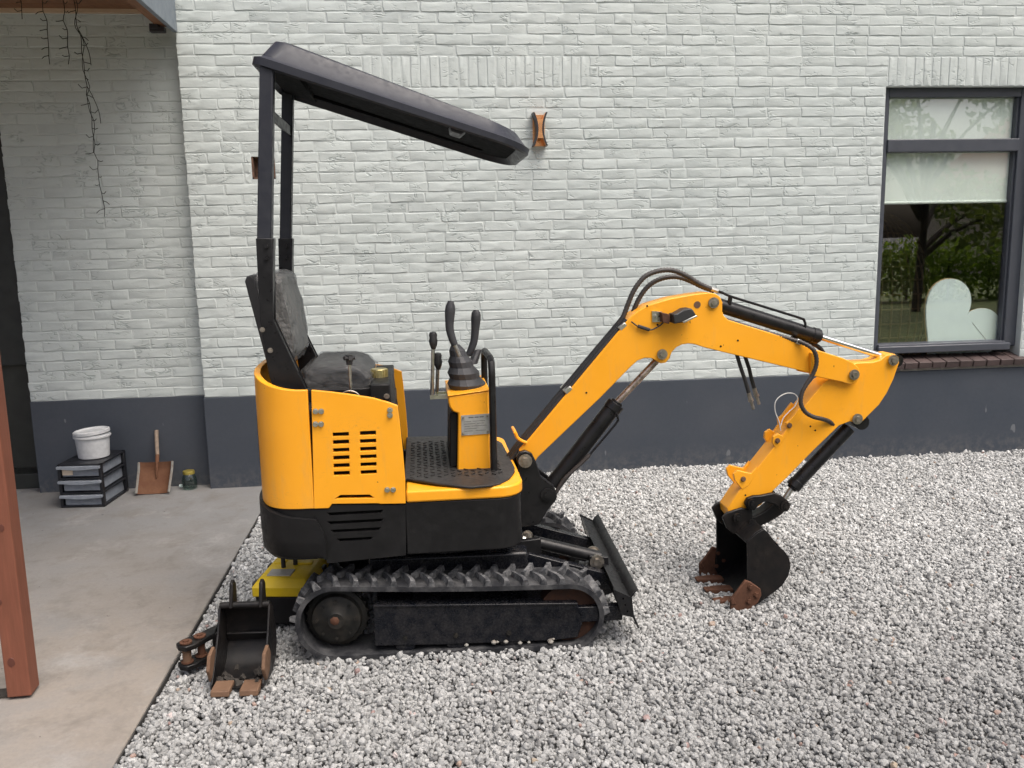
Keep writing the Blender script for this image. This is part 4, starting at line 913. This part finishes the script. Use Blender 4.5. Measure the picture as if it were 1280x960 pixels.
# travel levers
for px, y in (([(-0.0397,1.158),(-0.0527,0.9231)], -.10), ([(-0.0213,1.059),(-0.0311,0.9159)], .02)):
    (xa, za), (xb, zb) = px; g = MB(); g.cyl((xa, y, za), (xb, y, zb), .0075, n=10); g.box((xb+.03, y, zb+.004), (.075, .014, .016)); lv = P('travel_lever', g, 'zinc', con)
    g = MB(); g.lathe([(0, .03), (.012, .028), (.0165, .018), (.0145, .004), (.0175, -.006), (.015, -.022), (.008, -.040), (0, -.040)], (xa, y, za), 14); P('knob', g, 'black_rubber', lv)

# --- boom foot bracket
bkp = [(0.2898,0.6252),(0.2806,0.6593),(0.2942,0.6805),(0.3207,0.686),(0.3468,0.673),(0.3628,0.6385),(0.3818,0.5766),(0.4081,0.5548),(0.4345,0.533),(0.4475,0.4981),(0.4404,0.4641),(0.4097,0.4278),(0.3719,0.3677),(0.2847,0.3589)]
for y in (-.085, .06):
    g = MB(); g.prism(bkp, y, y+.025); P('swing_bracket', g, 'black_paint', bevel=.004)
g = MB(); g.prism([(.235, .40), (.36, .42), (.33, .56), (.235, .60)], -.06, .06); P('swing_post', g, 'black_paint', bevel=.01)
# --- boom
bo_ = [(0.2978,0.6849),(0.337,0.7247),(0.7345,1.182),(0.7678,1.22),(0.7977,1.242),(0.8396,1.264),(0.9343,1.289),(1.032,1.303),(1.091,1.308),(1.119,1.304),(1.14,1.29),(1.151,1.267),(1.151,1.23),(1.159,1.21),(1.176,1.194),(1.461,1.101),(1.561,1.049),(1.565,0.95),(1.52,0.9636),(1.257,1.034),(1.084,1.08),(1.035,1.097),(1.009,1.101),(0.9836,1.098),(0.96,1.088),(0.9399,1.068),(0.9284,1.039),(0.9133,1.024),(0.893,1.022),(0.8709,1.036),(0.8523,1.045),(0.8253,1.047),(0.7951,1.037),(0.7682,1.014),(0.6362,0.8859),(0.3771,0.6506),(0.3464,0.6078),(0.3163,0.6058),(0.2934,0.6308)]
g = MB(); g.prism(bo_, -.055, .055); boom = P('boom', g, 'yellow_paint', smooth=25, bevel=.003)
fk = [(1.531,1.047),(1.558,1.058),(1.669,1.021),(1.715,1),(1.743,0.9755),(1.752,0.9445),(1.737,0.9159),(1.709,0.9067),(1.662,0.9204),(1.534,0.9508)]
for y in (-.075, .055):
    g = MB(); g.prism(fk, y, y+.020); P('fork_plate', g, 'yellow_paint', boom, smooth=25, bevel=.003)
def hp(q, y): return H_(q, y)
pb = [(0.3177,0.6453)][0]; pin(boom, *pb, -.09, .09, .021)
pt = [(1.111,1.267)][0]; pin(boom, *pt, -.060, .062, .0165)
pl = [(0.8965,1.061)][0]; pin(boom, *pl, -.060, .062, .016)
pa = [(1.72,0.9489)][0]; pin(boom, *pa, -.080, .080, .0165)
x, z = [(1.044,1.26)][0]; g = MB(); g.cyl((x, -.0535, z), (x, -.0562, z), .0145, n=20); P('port_plug', g, 'rust_light', boom)
for q in [(1.22,1.107),(0.5802,0.9117),(0.834,1.261),(0.878,1.183),(1.147,1.085)]: 
    g = MB(); g.cyl((q[0], -.0545, q[1]), (q[0], -.0563, q[1]), .0042, n=10); P('bolt_hole', g, 'black_shell', boom)
# work light on the boom
lb = [(0.853,1.24),(0.8932,1.237),(0.9267,1.231),(0.9288,1.192),(0.855,1.195)]
g = MB(); g.prism(lb[:2]+[(lb[1][0], lb[4][1]), lb[4]], -.062, -.0555); wlt = P('work_light', g, 'zinc', boom)
g = MB(); g.prism([(0.8827,1.236),(0.916,1.228),(0.9196,1.204),(0.9131,1.189),(0.8864,1.197)], -.10, -.058); P('light_bracket', g, 'rust_steel', wlt, bevel=.002)
g = MB(); g.prism([(0.9197,1.232),(0.933,1.232),(0.966,1.25),(0.9926,1.253),(1.003,1.244),(1.016,1.223),(0.96,1.197),(0.9234,1.192)], -.135, -.066); P('lamp_head', g, 'black_rubber', wlt, bevel=.005)
g = MB(); g.prism([(0.9566,1.2),(1.013,1.225),(1.02,1.22),(0.9634,1.194)], -.14, -.066); P('lamp_lens', g, 'zinc', wlt, bevel=.002)
x, z = [(0.8685,1.218)][0]; bolt(wlt, x, -.062, z, .006)
g = MB(); g.tube(v3([(0.7656,1.2),(0.7922,1.18),(0.819,1.167),(0.8424,1.163),(0.8624,1.168),(0.8891,1.183),(0.9057,1.199)], -.064), .003, 6, .01); P('lamp_cable', g, 'hose_wrap', wlt)
g = MB(); g.tube(v3([(0.7934,1.181),(0.8418,1.164)], -.066), .0075, 8); P('connector', g, 'black_rubber', wlt)
# boom cylinder
def cylinder(name, A_, B_, y, r, rodA, rodB, rr_, rodmat, rest=None):
    g = MB(); a = Vector((A_[0], y, A_[1])); b = Vector((B_[0], y, B_[1])); d = (b-a).normalized()
    g.cyl(a, b, r, n=24); g.cyl(b-d*.03, b+d*.004, r*1.10, n=24); g.cyl(b+d*.004, b+d*.014, r*.75, n=20); o = P(name, g, 'black_paint', bevel=.002)
    g = MB(); g.cyl((rodA[0], y, rodA[1]), (rodB[0], y, rodB[1]), rr_, n=16); P('cylinder_rod', g, rodmat, o); return o
q = [(0.4442,0.5117),(0.7154,0.8489),(0.9152,1.052),(0.7205,0.8555)]
bcy = cylinder('boom_cylinder', q[0], q[1], 0, .036, q[3], q[2], .0145, 'rod_rusty')
g = MB(); e = [(0.4214,0.4708)][0]; g.cyl((e[0], -.035, e[1]), (e[0], .035, e[1]), .034, n=24); P('rod_eye', g, 'black_paint', bcy)
pin(bcy, *[(0.4066,0.4983)][0], -.09, .09, .02, 'black_paint')
g = MB(); e = q[2]; g.cyl((e[0], -.03, e[1]), (e[0], .03, e[1]), .026, n=20); P('rod_eye', g, 'black_paint', bcy)
ht = [(0.7078,0.8194),(0.7146,0.7953),(0.7044,0.7719),(0.5952,0.6468),(0.5645,0.6173),(0.5235,0.5813),(0.4824,0.5419),(0.4443,0.4815),(0.4134,0.4483)]
g = MB(); g.tube(v3(ht[:4], -.045), .005, 8, .01); P('hard_line', g, 'black_paint', bcy)
g = MB(); g.tube(v3(ht[3:], -.045), .0085, 8, .006, .10); P('hose', g, 'hose_wrap', bcy)
# arm cylinder
q = [(1.15,1.253),(1.592,1.106),(1.94,0.9926),(1.596,1.106)]
acy = cylinder('arm_cylinder', q[0], q[1], 0, .030, q[3], q[2], .0125, 'chrome')
g = MB(); g.cyl((q[2][0], -.03, q[2][1]), (q[2][0], .03, q[2][1]), .027, n=20); P('rod_eye', g, 'black_paint', acy)
g = MB(); g.tube(v3([(1.114,1.322),(1.162,1.304),(1.204,1.286),(1.361,1.235),(1.502,1.189),(1.52,1.18),(1.526,1.166),(1.526,1.146)], -.02), .0055, 8, .008); P('hard_line', g, 'black_paint', acy)
g = MB(); g.cyl(*v3([(1.197,1.286),(1.193,1.253)], -.02), .009); P('line_port', g, 'black_paint', acy)
# arm
ao = [(1.913,1.026),(1.933,1.013),(1.937,0.9891),(1.915,0.9173),(1.889,0.8592),(1.856,0.8082),(1.804,0.7579),(1.777,0.731),(1.726,0.7402),(1.68,0.7247),(1.569,0.6208),(1.455,0.506),(1.396,0.4521),(1.344,0.3906),(1.295,0.3611),(1.239,0.3391),(1.218,0.3224),(1.198,0.3486),(1.193,0.381),(1.243,0.4566),(1.397,0.6481),(1.523,0.8167),(1.604,0.9152),(1.673,0.9538),(1.715,0.9866),(1.754,0.9938),(1.814,0.9934),(1.85,1.001),(1.877,1.022)]
g = MB(); g.prism(ao, -.05, .05); arm = P('arm', g, 'yellow_paint', smooth=25, bevel=.003)
pin(arm, *[(1.904,1.001)][0], -.058, .058, .017); pin(arm, *[(1.755,0.7526)][0], -.058, .058, .017)
for pts in ([(1001,507),(1007,512),(976,556),(970,562),(965,553),(966,546),(972,541),(977,545),(984,535),(983,528),(989,523)], [(947,583),(941,593),(936,606),(928,611),(918,600),(917,592),(922,587),(930,589),(939,592)]):
    pass
lg1 = [(1.504,0.8161),(1.523,0.798),(1.421,0.6562),(1.4,0.6362),(1.384,0.6649),(1.388,0.6891),(1.409,0.7021),(1.427,0.6909),(1.447,0.7213),(1.443,0.7459),(1.464,0.7624)]
lg2 = [(1.321,0.5627),(1.308,0.5175),(1.284,0.4798),(1.256,0.4635),(1.223,0.5041),(1.216,0.5327),(1.233,0.5494),(1.261,0.541),(1.294,0.5323)]
for lg, pins in ((lg1, [(1.456,0.7355),(1.405,0.6716)]), (lg2, [(1.258,0.5103)])):
    for y in (-.052, .036):
        g = MB(); g.prism(lg, y, y+.016); lo_ = P('thumb_lug', g, 'yellow_paint', arm, bevel=.002)
        if y < 0:
            for x, z in pins: bolt(lo_, x, y-.0005, z, .0085, 'rust_light')
for q in [(1.551,0.7271),(1.573,0.7086),(1.271,0.4376)]: g = MB(); g.cyl((q[0], -.049, q[1]), (q[0], -.0508, q[1]), .004, n=10); P('bolt_hole', g, 'black_shell', arm)
# bucket cylinder and linkage
q = [(1.75,0.7021),(1.506,0.4499),(1.452,0.3693),(1.504,0.45)]
kcy = cylinder('bucket_cylinder', q[0], q[1], 0, .030, q[3], q[2], .012, 'zinc')
g = MB(); e = [(1.789,0.7307)][0]; g.cyl((e[0], -.04, e[1]), (e[0], .04, e[1]), .032, n=20); P('rod_eye', g, 'black_paint', kcy)
lk1 = [(1.256,0.4102),(1.266,0.4327),(1.294,0.4418),(1.326,0.4419),(1.386,0.4511),(1.418,0.437),(1.451,0.4104),(1.459,0.3814),(1.446,0.3643),(1.42,0.3711),(1.391,0.3994),(1.344,0.4143),(1.316,0.3999),(1.303,0.3793),(1.274,0.3773)]
lk2 = [(1.439,0.4162),(1.468,0.3967),(1.476,0.3675),(1.442,0.3334),(1.399,0.3087),(1.36,0.2929),(1.335,0.2708),(1.299,0.2837),(1.277,0.3102),(1.291,0.3346),(1.326,0.3362),(1.365,0.3556),(1.397,0.379),(1.418,0.403)]
for y in (-.085, .06): g = MB(); g.prism(lk1, y, y+.022); P('link_arm', g, 'bucket_paint', smooth=30, bevel=.004)
g = MB(); g.prism(lk2, -.035, .035); P('bucket_link', g, 'bucket_paint', smooth=30, bevel=.006)
lko = bpy.data.objects['bucket_link']
for q in [(1.285,0.4132),(1.431,0.3947),(1.223,0.353),(1.288,0.321)]: pin(lko, *q, -.092, .092, .015, 'bucket_paint')
# --- bucket
bk_ = [(1.228,0.2814),(1.266,0.3139),(1.299,0.3328),(1.324,0.3071),(1.35,0.2637),(1.389,0.2334),(1.413,0.1968),(1.419,0.1576),(1.41,0.1193),(1.384,0.0784),(1.336,0.0424),(1.291,0.0116),(1.243,-0.0119),(1.208,-0.0274)]
BY = .19
g = MB(); th = .008; cxb = sum(q[0] for q in bk_)/len(bk_); czb = sum(q[1] for q in bk_)/len(bk_)
inn = [(cxb+(x-cxb)*.95, czb+(z-czb)*.95) for x, z in bk_]
g.loft([[(x, y, z) for x, z in bk_]+[(x, y, z) for x, z in reversed(inn)] for y in (-BY, BY)]); buc = P('bucket', g, 'bucket_paint', smooth=35, bevel=.002)
side = bk_[:13]+[(1.225,0.0178),(1.233,0.1024)]
for y in (-BY-.004, BY-.006): g = MB(); g.prism(side, y, y+.010); P('side_plate', g, 'bucket_paint', buc, smooth=30, bevel=.002)
ear = [(bk_[0][0]-.015, bk_[0][1]-.01), bk_[0], bk_[2], (bk_[2][0]-.005, bk_[2][1]+.045), (bk_[1][0]-.02, bk_[1][1]+.075), (bk_[0][0]-.045, bk_[0][1]+.09), (bk_[0][0]-.065, bk_[0][1]+.07), (bk_[0][0]-.045, bk_[0][1]+.02)]
for y in (-.075, .058): g = MB(); g.prism(ear, y, y+.017); P('ear', g, 'bucket_paint', buc, bevel=.004)
g = MB(); g.prism([(bk_[0][0]-.004, bk_[0][1]), (bk_[1][0], bk_[1][1]+.008), (bk_[2][0], bk_[2][1]+.004), (bk_[2][0]-.01, bk_[2][1]-.01), (bk_[0][0], bk_[0][1]-.012)], -BY, BY); P('top_bar', g, 'bucket_paint', buc, bevel=.003)
sc = [(1.217,0.1196),(1.241,0.1109),(1.284,0.0781),(1.29,0.0511),(1.275,0.0166),(1.227,-0.0247),(1.157,-0.0128),(1.155,0.0389),(1.183,0.0723)]
for y in (-BY-.020, BY+.004):
    g = MB(); g.prism(sc, y, y+.016); c_ = P('side_cutter', g, 'rust_steel', buc, bevel=.004)
    for x, z in [(1.24,0.0916),(1.267,0.0544),(1.234,0.03)]: bolt(c_, x, y-.0005, z, .010, 'rust_steel')
    g = MB(); g.prism([(a*.35+sc[7][0]*.65, b*.35+sc[7][1]*.65) for a, b in sc[5:]], y-.004, y+.01); P('cutter_edge', g, 'rust_steel', c_, bevel=.003)
lipx, lipz = bk_[-1]
for i, y in enumerate((-.12, 0, .12)):
    g = MB(); g.loft([[(lipx+.03, y-.028, lipz+.030), (lipx+.03, y+.028, lipz+.030), (lipx+.03, y+.028, lipz-.004), (lipx+.03, y-.028, lipz-.004)],
                      [(lipx-.03, y-.026, lipz+.034), (lipx-.03, y+.026, lipz+.034), (lipx-.03, y+.026, lipz+.004), (lipx-.03, y-.026, lipz+.004)],
                      [(lipx-.095, y-.020, lipz+.032), (lipx-.095, y+.020, lipz+.032), (lipx-.095, y+.020, lipz+.022), (lipx-.095, y-.020, lipz+.022)]])
    P('tooth', g, 'rust_steel', buc, bevel=.003)
# --- hoses
def hose(px, y, r, rib=.0, mat='hose_rubber', parent=None, name='hose', step=.006):
    g = MB(); g.tube([(a, y if not isinstance(y, (list, tuple)) else y[i], b) for i, (a, b) in enumerate(px)], r, 8, step, rib); return P(name, g, mat, parent or boom, smooth=50)
hose([(0.7227,1.178),(0.7429,1.217),(0.7596,1.259),(0.7796,1.308),(0.8029,1.346),(0.8329,1.378),(0.8697,1.395),(0.9133,1.403),(0.9571,1.399),(1.008,1.377),(1.063,1.343),(1.114,1.32)], -.02, .0105, .09, 'hose_wrap')
hose([(0.7695,1.186),(0.7898,1.218),(0.8067,1.261),(0.8303,1.304),(0.8607,1.339),(0.8979,1.361),(0.9421,1.372),(0.9864,1.371),(1.035,1.355),(1.086,1.33),(1.139,1.31)], .02, .0105, .09, 'hose_wrap')
g = MB(); g.cyl(*v3([(1.104,1.325),(1.142,1.311)], -.02), .009, n=10); P('hose_fitting', g, 'zinc', boom)
for k_, (dy, dx) in enumerate(((-.03, 0), (0, -.012), (.03, .0))):
    hose([(a+dx, b+(-.004 if k_ == 1 else 0)) for a, b in [(0.2217,0.6029),(0.2662,0.6387),(0.3077,0.6918),(0.3628,0.7544),(0.4793,0.889),(0.6156,1.046),(0.724,1.169),(0.7544,1.205)]], dy, .0145)
g = MB()
for px in ([(776,404),(782,410)],): pass
for c_ in ([(0.7091,1.2),(0.7491,1.167)], [(0.4817,0.9445),(0.5213,0.913)]):
    (xa, za), (xb, zb) = c_; cx, cz = (xa+xb)/2, (za+zb)/2
    g = MB(); g.box((cx+.004, 0, cz-.004), (.034, .112, .018), (0, R(50)-math.pi/2+R(0), 0)); P('hose_clip', g, 'zinc', boom, bevel=.003)
g = MB(); rp = [(0.2832,0.7553),(0.2895,0.7382),(0.3058,0.7239),(0.3288,0.7127)]; g.tube([(rp[0][0], .05, rp[0][1])]+v3(rp, -.06), .007, 8, .01); P('hose_ring', g, 'yellow_paint', boom)
hose([(1.167,1.195),(1.308,1.148),(1.454,1.103),(1.493,1.09),(1.525,1.069),(1.544,1.036),(1.547,0.9988),(1.533,0.9586),(1.51,0.922),(1.49,0.8852),(1.485,0.8409),(1.504,0.8023),(1.54,0.7783),(1.586,0.7643),(1.626,0.7487),(1.659,0.7264)], [-.02,-.04,-.05,-.07]+[-.092]*9+[-.08,-.06,-.04], .0092, .09, 'hose_wrap')
hose([(1.486,1.105),(1.532,1.089),(1.579,1.074),(1.612,1.054),(1.631,1.031)], .02, .0095)
g = MB(); x, z = [(1.482,1.093)][0]; g.box((x, -.03, z), (.022, .07, .022), (0, R(18), 0)); P('hose_clip', g, 'zinc', boom, bevel=.003)
for a, y in (([(1.23,1.044),(1.249,0.9854),(1.268,0.9334),(1.287,0.8743)], -.02), ([(1.281,1.03),(1.3,0.9778),(1.312,0.9324),(1.327,0.8866)], .02)):
    hh = hose(a, y, .0082); d = Vector((a[-1][0]-a[-2][0], 0, a[-1][1]-a[-2][1])).normalized(); e = Vector((a[-1][0], y, a[-1][1]))
    g = MB(); g.cyl(e-d*.004, e+d*.026, .0095, n=8); g.cyl(e+d*.026, e+d*.036, .012, n=6); g.cyl(e+d*.036, e+d*.072, .007, n=8); P('hose_fitting', g, 'old_zinc', hh)
hose([(1.424,0.7128),(1.416,0.748),(1.397,0.7974),(1.396,0.8355),(1.416,0.8606),(1.448,0.8731),(1.48,0.8684),(1.494,0.8488),(1.485,0.8181),(1.457,0.7915),(1.433,0.7647),(1.424,0.7337)], -.04, .0022, 0, 'white_wire', arm, 'wire_loop')

# ------------------------------------------------------------------ spare bucket, coupler, tool case
spb = empty('trench_bucket', (-.675, -2.58, 0), R(-4)); spb.scale = (.95, .95, .95); tag(spb, 'narrow black trenching bucket with rusty teeth on the gravel', 'digging bucket')
bw_ = .094
pf = [(-.098, .012), (-.03, .004), (.05, .006), (.105, .035), (.135, .09), (.135, .16), (.115, .235), (.095, .262)]     # y, z of the shell
g = MB(); inn = [(y-.006 if i > 2 else y, z+.006) for i, (y, z) in enumerate(pf)]
g.loft([[(x, y, z) for y, z in pf]+[(x, y, z) for y, z in reversed(inn)] for x in (-bw_, bw_)]); mk('shell', g, 'bucket_paint', parent=spb, smooth=35, bevel=.002)
sd2 = pf+[(.07, .265), (.02, .17), (-.05, .075), (-.095, .03)]
for x in (-bw_-.003, bw_-.004):
    g = MB(); g.loft([[(x, y, z) for y, z in sd2], [(x+.007, y, z) for y, z in sd2]]); mk('side_plate', g, 'bucket_paint', parent=spb, smooth=0, bevel=.0015)
g = MB(); g.cyl((-bw_, .08, .262), (bw_, .08, .262), .013, n=14); mk('top_bar', g, 'bucket_paint', parent=spb)
g = MB(); g.box((0, .118, .12), (bw_*1.9, .012, .035), (R(20), 0, 0)); mk('inner_rib', g, 'bucket_paint', parent=spb, bevel=.004)
for x in (-.050, .062):
    g = MB(); pts = [(.06, .255), (.13, .255), (.135, .33), (.115, .352), (.09, .345), (.075, .30)]; g.loft([[(x-.007, y, z) for y, z in pts], [(x+.007, y, z) for y, z in pts]]); mk('ear', g, 'bucket_paint', parent=spb, bevel=.004)
for x in (-.052, .052):
    g = MB(); g.loft([[(x-.034, y, z) for y, z in ((-.06, .004), (-.06, .030), (-.135, .026), (-.14, .004))], [(x+.034, y, z) for y, z in ((-.06, .004), (-.06, .030), (-.135, .026), (-.14, .004))]]); mk('tooth', g, 'rust_light', parent=spb, bevel=.004)
for x, tl in ((-bw_-.013, -.04), (bw_-.001, -.0)):
    g = MB(); pts = [(-.075, .03), (-.10, .085), (-.075, .135), (-.02, .145), (.005, .10), (-.03, .045)]; g.loft([[(x+tl*(z-.08)*0, y, z) for y, z in pts], [(x+.013, y, z) for y, z in pts]]); mk('side_cutter', g, 'rust_light', parent=spb, bevel=.003)
g = MB(); rs = random.Random(4)
for i in range(26): g.box((rs.uniform(-.08, .08), rs.uniform(-.08, .06), rs.uniform(.012, .022)), (rs.uniform(.01, .03), rs.uniform(.01, .03), .012), (rs.random(), rs.random(), rs.random()))
struct(mk('mud_crumbs', g, 'dark_soil', parent=spb, smooth=0), 'stuff')
rp_ = empty('ripper_tine', (-.855, -2.47, 0), R(28)); tag(rp_, 'black ripper attachment with rusty pin lying at the slab edge', 'ripper')
for z in (.03, .105):
    g = MB(); pts = [(-.075, -.02), (-.055, -.045), (-.02, -.04), (.01, -.02), (.09, .02), (.12, .06), (.10, .085), (.02, .05), (-.05, .03), (-.075, .01)]
    g.loft([[(x, y, z-.010) for x, y in pts], [(x, y, z+.010) for x, y in pts]]); pl_ = mk('side_plate', g, 'bucket_paint', parent=rp_, bevel=.004)
    for x, y in ((-.045, -.012), (.01, .01)):
        g = MB(); g.lathe([(.018, 0), (.022, .002), (.022, .007), (.010, .007), (.010, .012), (0, .012)], (x, y, z+.010), 16); mk('boss', g, 'rust_steel', parent=pl_)
g = MB(); g.cyl((-.045, -.012, .02), (-.045, -.012, .115), .016); mk('pin', g, 'rust_light', parent=rp_)
g = MB(); g.cyl((.012, .01, .01), (.012, .01, .11), .014); mk('pin', g, 'rust_steel', parent=rp_)
g = MB(); pts = [(.05, .0), (.12, .03), (.17, .14), (.15, .19), (.12, .15), (.08, .06)]; g.loft([[(x, y, .03) for x, y in pts], [(x, y, .115) for x, y in pts]]); mk('tine', g, 'bucket_paint', parent=rp_, bevel=.006)
tb = empty('tool_case', (-.575, -2.03, 0), R(-9)); tag(tb, 'yellow and black tool case standing behind the track', 'tool case')
g = MB(); g.loft([[(sx*.112, sy*.14, z) for sx, sy in ((-1, -1), (1, -1), (1, 1), (-1, 1))] for z in (.01, .135)]); mk('case', g, 'black_shell', parent=tb, bevel=.012)
g = MB(); g.loft([[(sx*a, sy*b, z) for sx, sy in ((-1, -1), (1, -1), (1, 1), (-1, 1))] for a, b, z in ((.120, .148, .132), (.120, .148, .172), (.098, .125, .200), (.085, .115, .205))]); ld = mk('lid', g, 'tool_yellow', parent=tb, bevel=.007)
g = MB(); g.box((-.02, -.07, .207), (.10, .07, .006)); mk('lid_inset', g, 'tool_grey', parent=ld, bevel=.003)
g = MB(); g.box((.045, .04, .208), (.075, .03, .008)); g.box((-.06, .06, .205), (.05, .05, .010)); mk('lid_rib', g, 'tool_yellow', parent=ld, bevel=.004)
g = MB(); g.tube([(-.03, -.005, .19), (-.03, -.005, .245), (-.022, .0, .255), (.005, .02, .255), (.012, .025, .245), (.012, .025, .19)], .010, 8); mk('handle', g, 'black_rubber', parent=tb)
for x, y in ((-.118, -.10), (-.118, .09), (.118, -.06), (.118, .07)): g = MB(); g.box((x, y, .165), (.016, .045, .035)); mk('latch', g, 'black_rubber', parent=tb, bevel=.004)

# ------------------------------------------------------------------ garden behind the camera, mirrored in the window
def leaf_cloud(name, n, centres, size, mat, parent, seed):
    r = np.random.default_rng(seed); c = np.array(centres)[r.integers(0, len(centres), n)]
    d = r.normal(size=(n, 3)); d /= np.linalg.norm(d, axis=1)[:, None]; p_ = c[:, :3]+d*(r.random(n)**.45*c[:, 3])[:, None]
    a = r.normal(size=(n, 3)); a /= np.linalg.norm(a, axis=1)[:, None]; b = np.cross(a, r.normal(size=(n, 3))); b /= np.linalg.norm(b, axis=1)[:, None]
    s_ = size*r.uniform(.6, 1.3, (n, 1)); vs = np.concatenate([p_-a*s_, p_+b*s_*.55, p_+a*s_, p_-b*s_*.55], 1).reshape(-1, 3)
    me = bpy.data.meshes.new(name); me.from_pydata(vs.tolist(), [], (np.arange(4*n).reshape(-1, 4)).tolist()); me.materials.append(MATS[mat])
    o = bpy.data.objects.new(name, me); col.objects.link(o); o.parent = parent; return o
def tree(x, y, h, rad, label, seed, n=5000, low=.35):
    t = empty('garden_tree', (x, y, 0)); r = random.Random(seed); tag(t, label, 'tree', 'garden trees behind the viewer')
    g = MB(); top = Vector((r.uniform(-.3, .3), r.uniform(-.3, .3), h*.7)); g.tube([(0, 0, -.1), (r.uniform(-.1, .1), 0, h*.25), tuple(top)], .1, 8, .4, radii=[.09, .08, .07, .06, .05, .04]); cs = []
    for i in range(11):
        a = i*2.4+r.random(); z = h*(low+(.95-low)*r.random()); e = Vector((math.cos(a)*rad*r.uniform(.5, .95), math.sin(a)*rad*r.uniform(.5, .95), z))
        g.tube([(0, 0, z*.55), (e.x*.5, e.y*.5, z*.85), tuple(e)], .04, 6, .4, radii=[.06, .045, .03, .02]); cs.append((e.x, e.y, e.z, rad*r.uniform(.3, .5)))
    mk('trunk', g, 'bark', parent=t); leaf_cloud('crown', n, cs, .085, 'leaf_dark', t, seed)
tree(6.1, -9.6, 5.6, 2.2, 'loose garden tree mirrored in the left of the window', 3, 5200, .16)
tree(9.9, -10.6, 5.2, 2.0, 'small garden tree mirrored in the right of the window', 5, 3600, .24)
hd = empty('hedge', (10.5, -13, 0)); tag(hd, 'bright green clipped hedge mirrored in the window', 'hedge')
leaf_cloud('foliage', 9000, [(x*.5-4.5, random.uniform(-.2, .2), z, .42) for x in range(19) for z in (.3, .7, 1.05)], .07, 'leaf_bright', hd, 9)
g = MB(); [g.cyl((x-4.4, 0, 0), (x-4.4, 0, 1.0), .03, n=6) for x in range(0, 10, 1)]; mk('stem', g, 'bark', parent=hd)
nh = empty('neighbour_house', (24, -24, 0)); tag(nh, 'pale rendered neighbouring house mirrored in the window', 'house')
g = MB(); g.prism([(-4, 0), (4, 0), (4, 3), (0, 6), (-4, 3)], -3, 3); mk('wall', g, 'neighbour_render', parent=nh, smooth=0)
g = MB(); g.prism([(-4.4, 2.8), (0, 6.15), (4.4, 2.8), (4.4, 3.05), (0, 6.4), (-4.4, 3.05)], -3.3, 3.3); mk('roof', g, 'roof_tile', parent=nh, smooth=0)
for x in (-2.2, 0, 2.2): g = MB(); g.box((x, 3.0, 1.6), (1.1, .06, 1.3)); mk('window', g, 'shadow_glass', parent=nh, smooth=0)
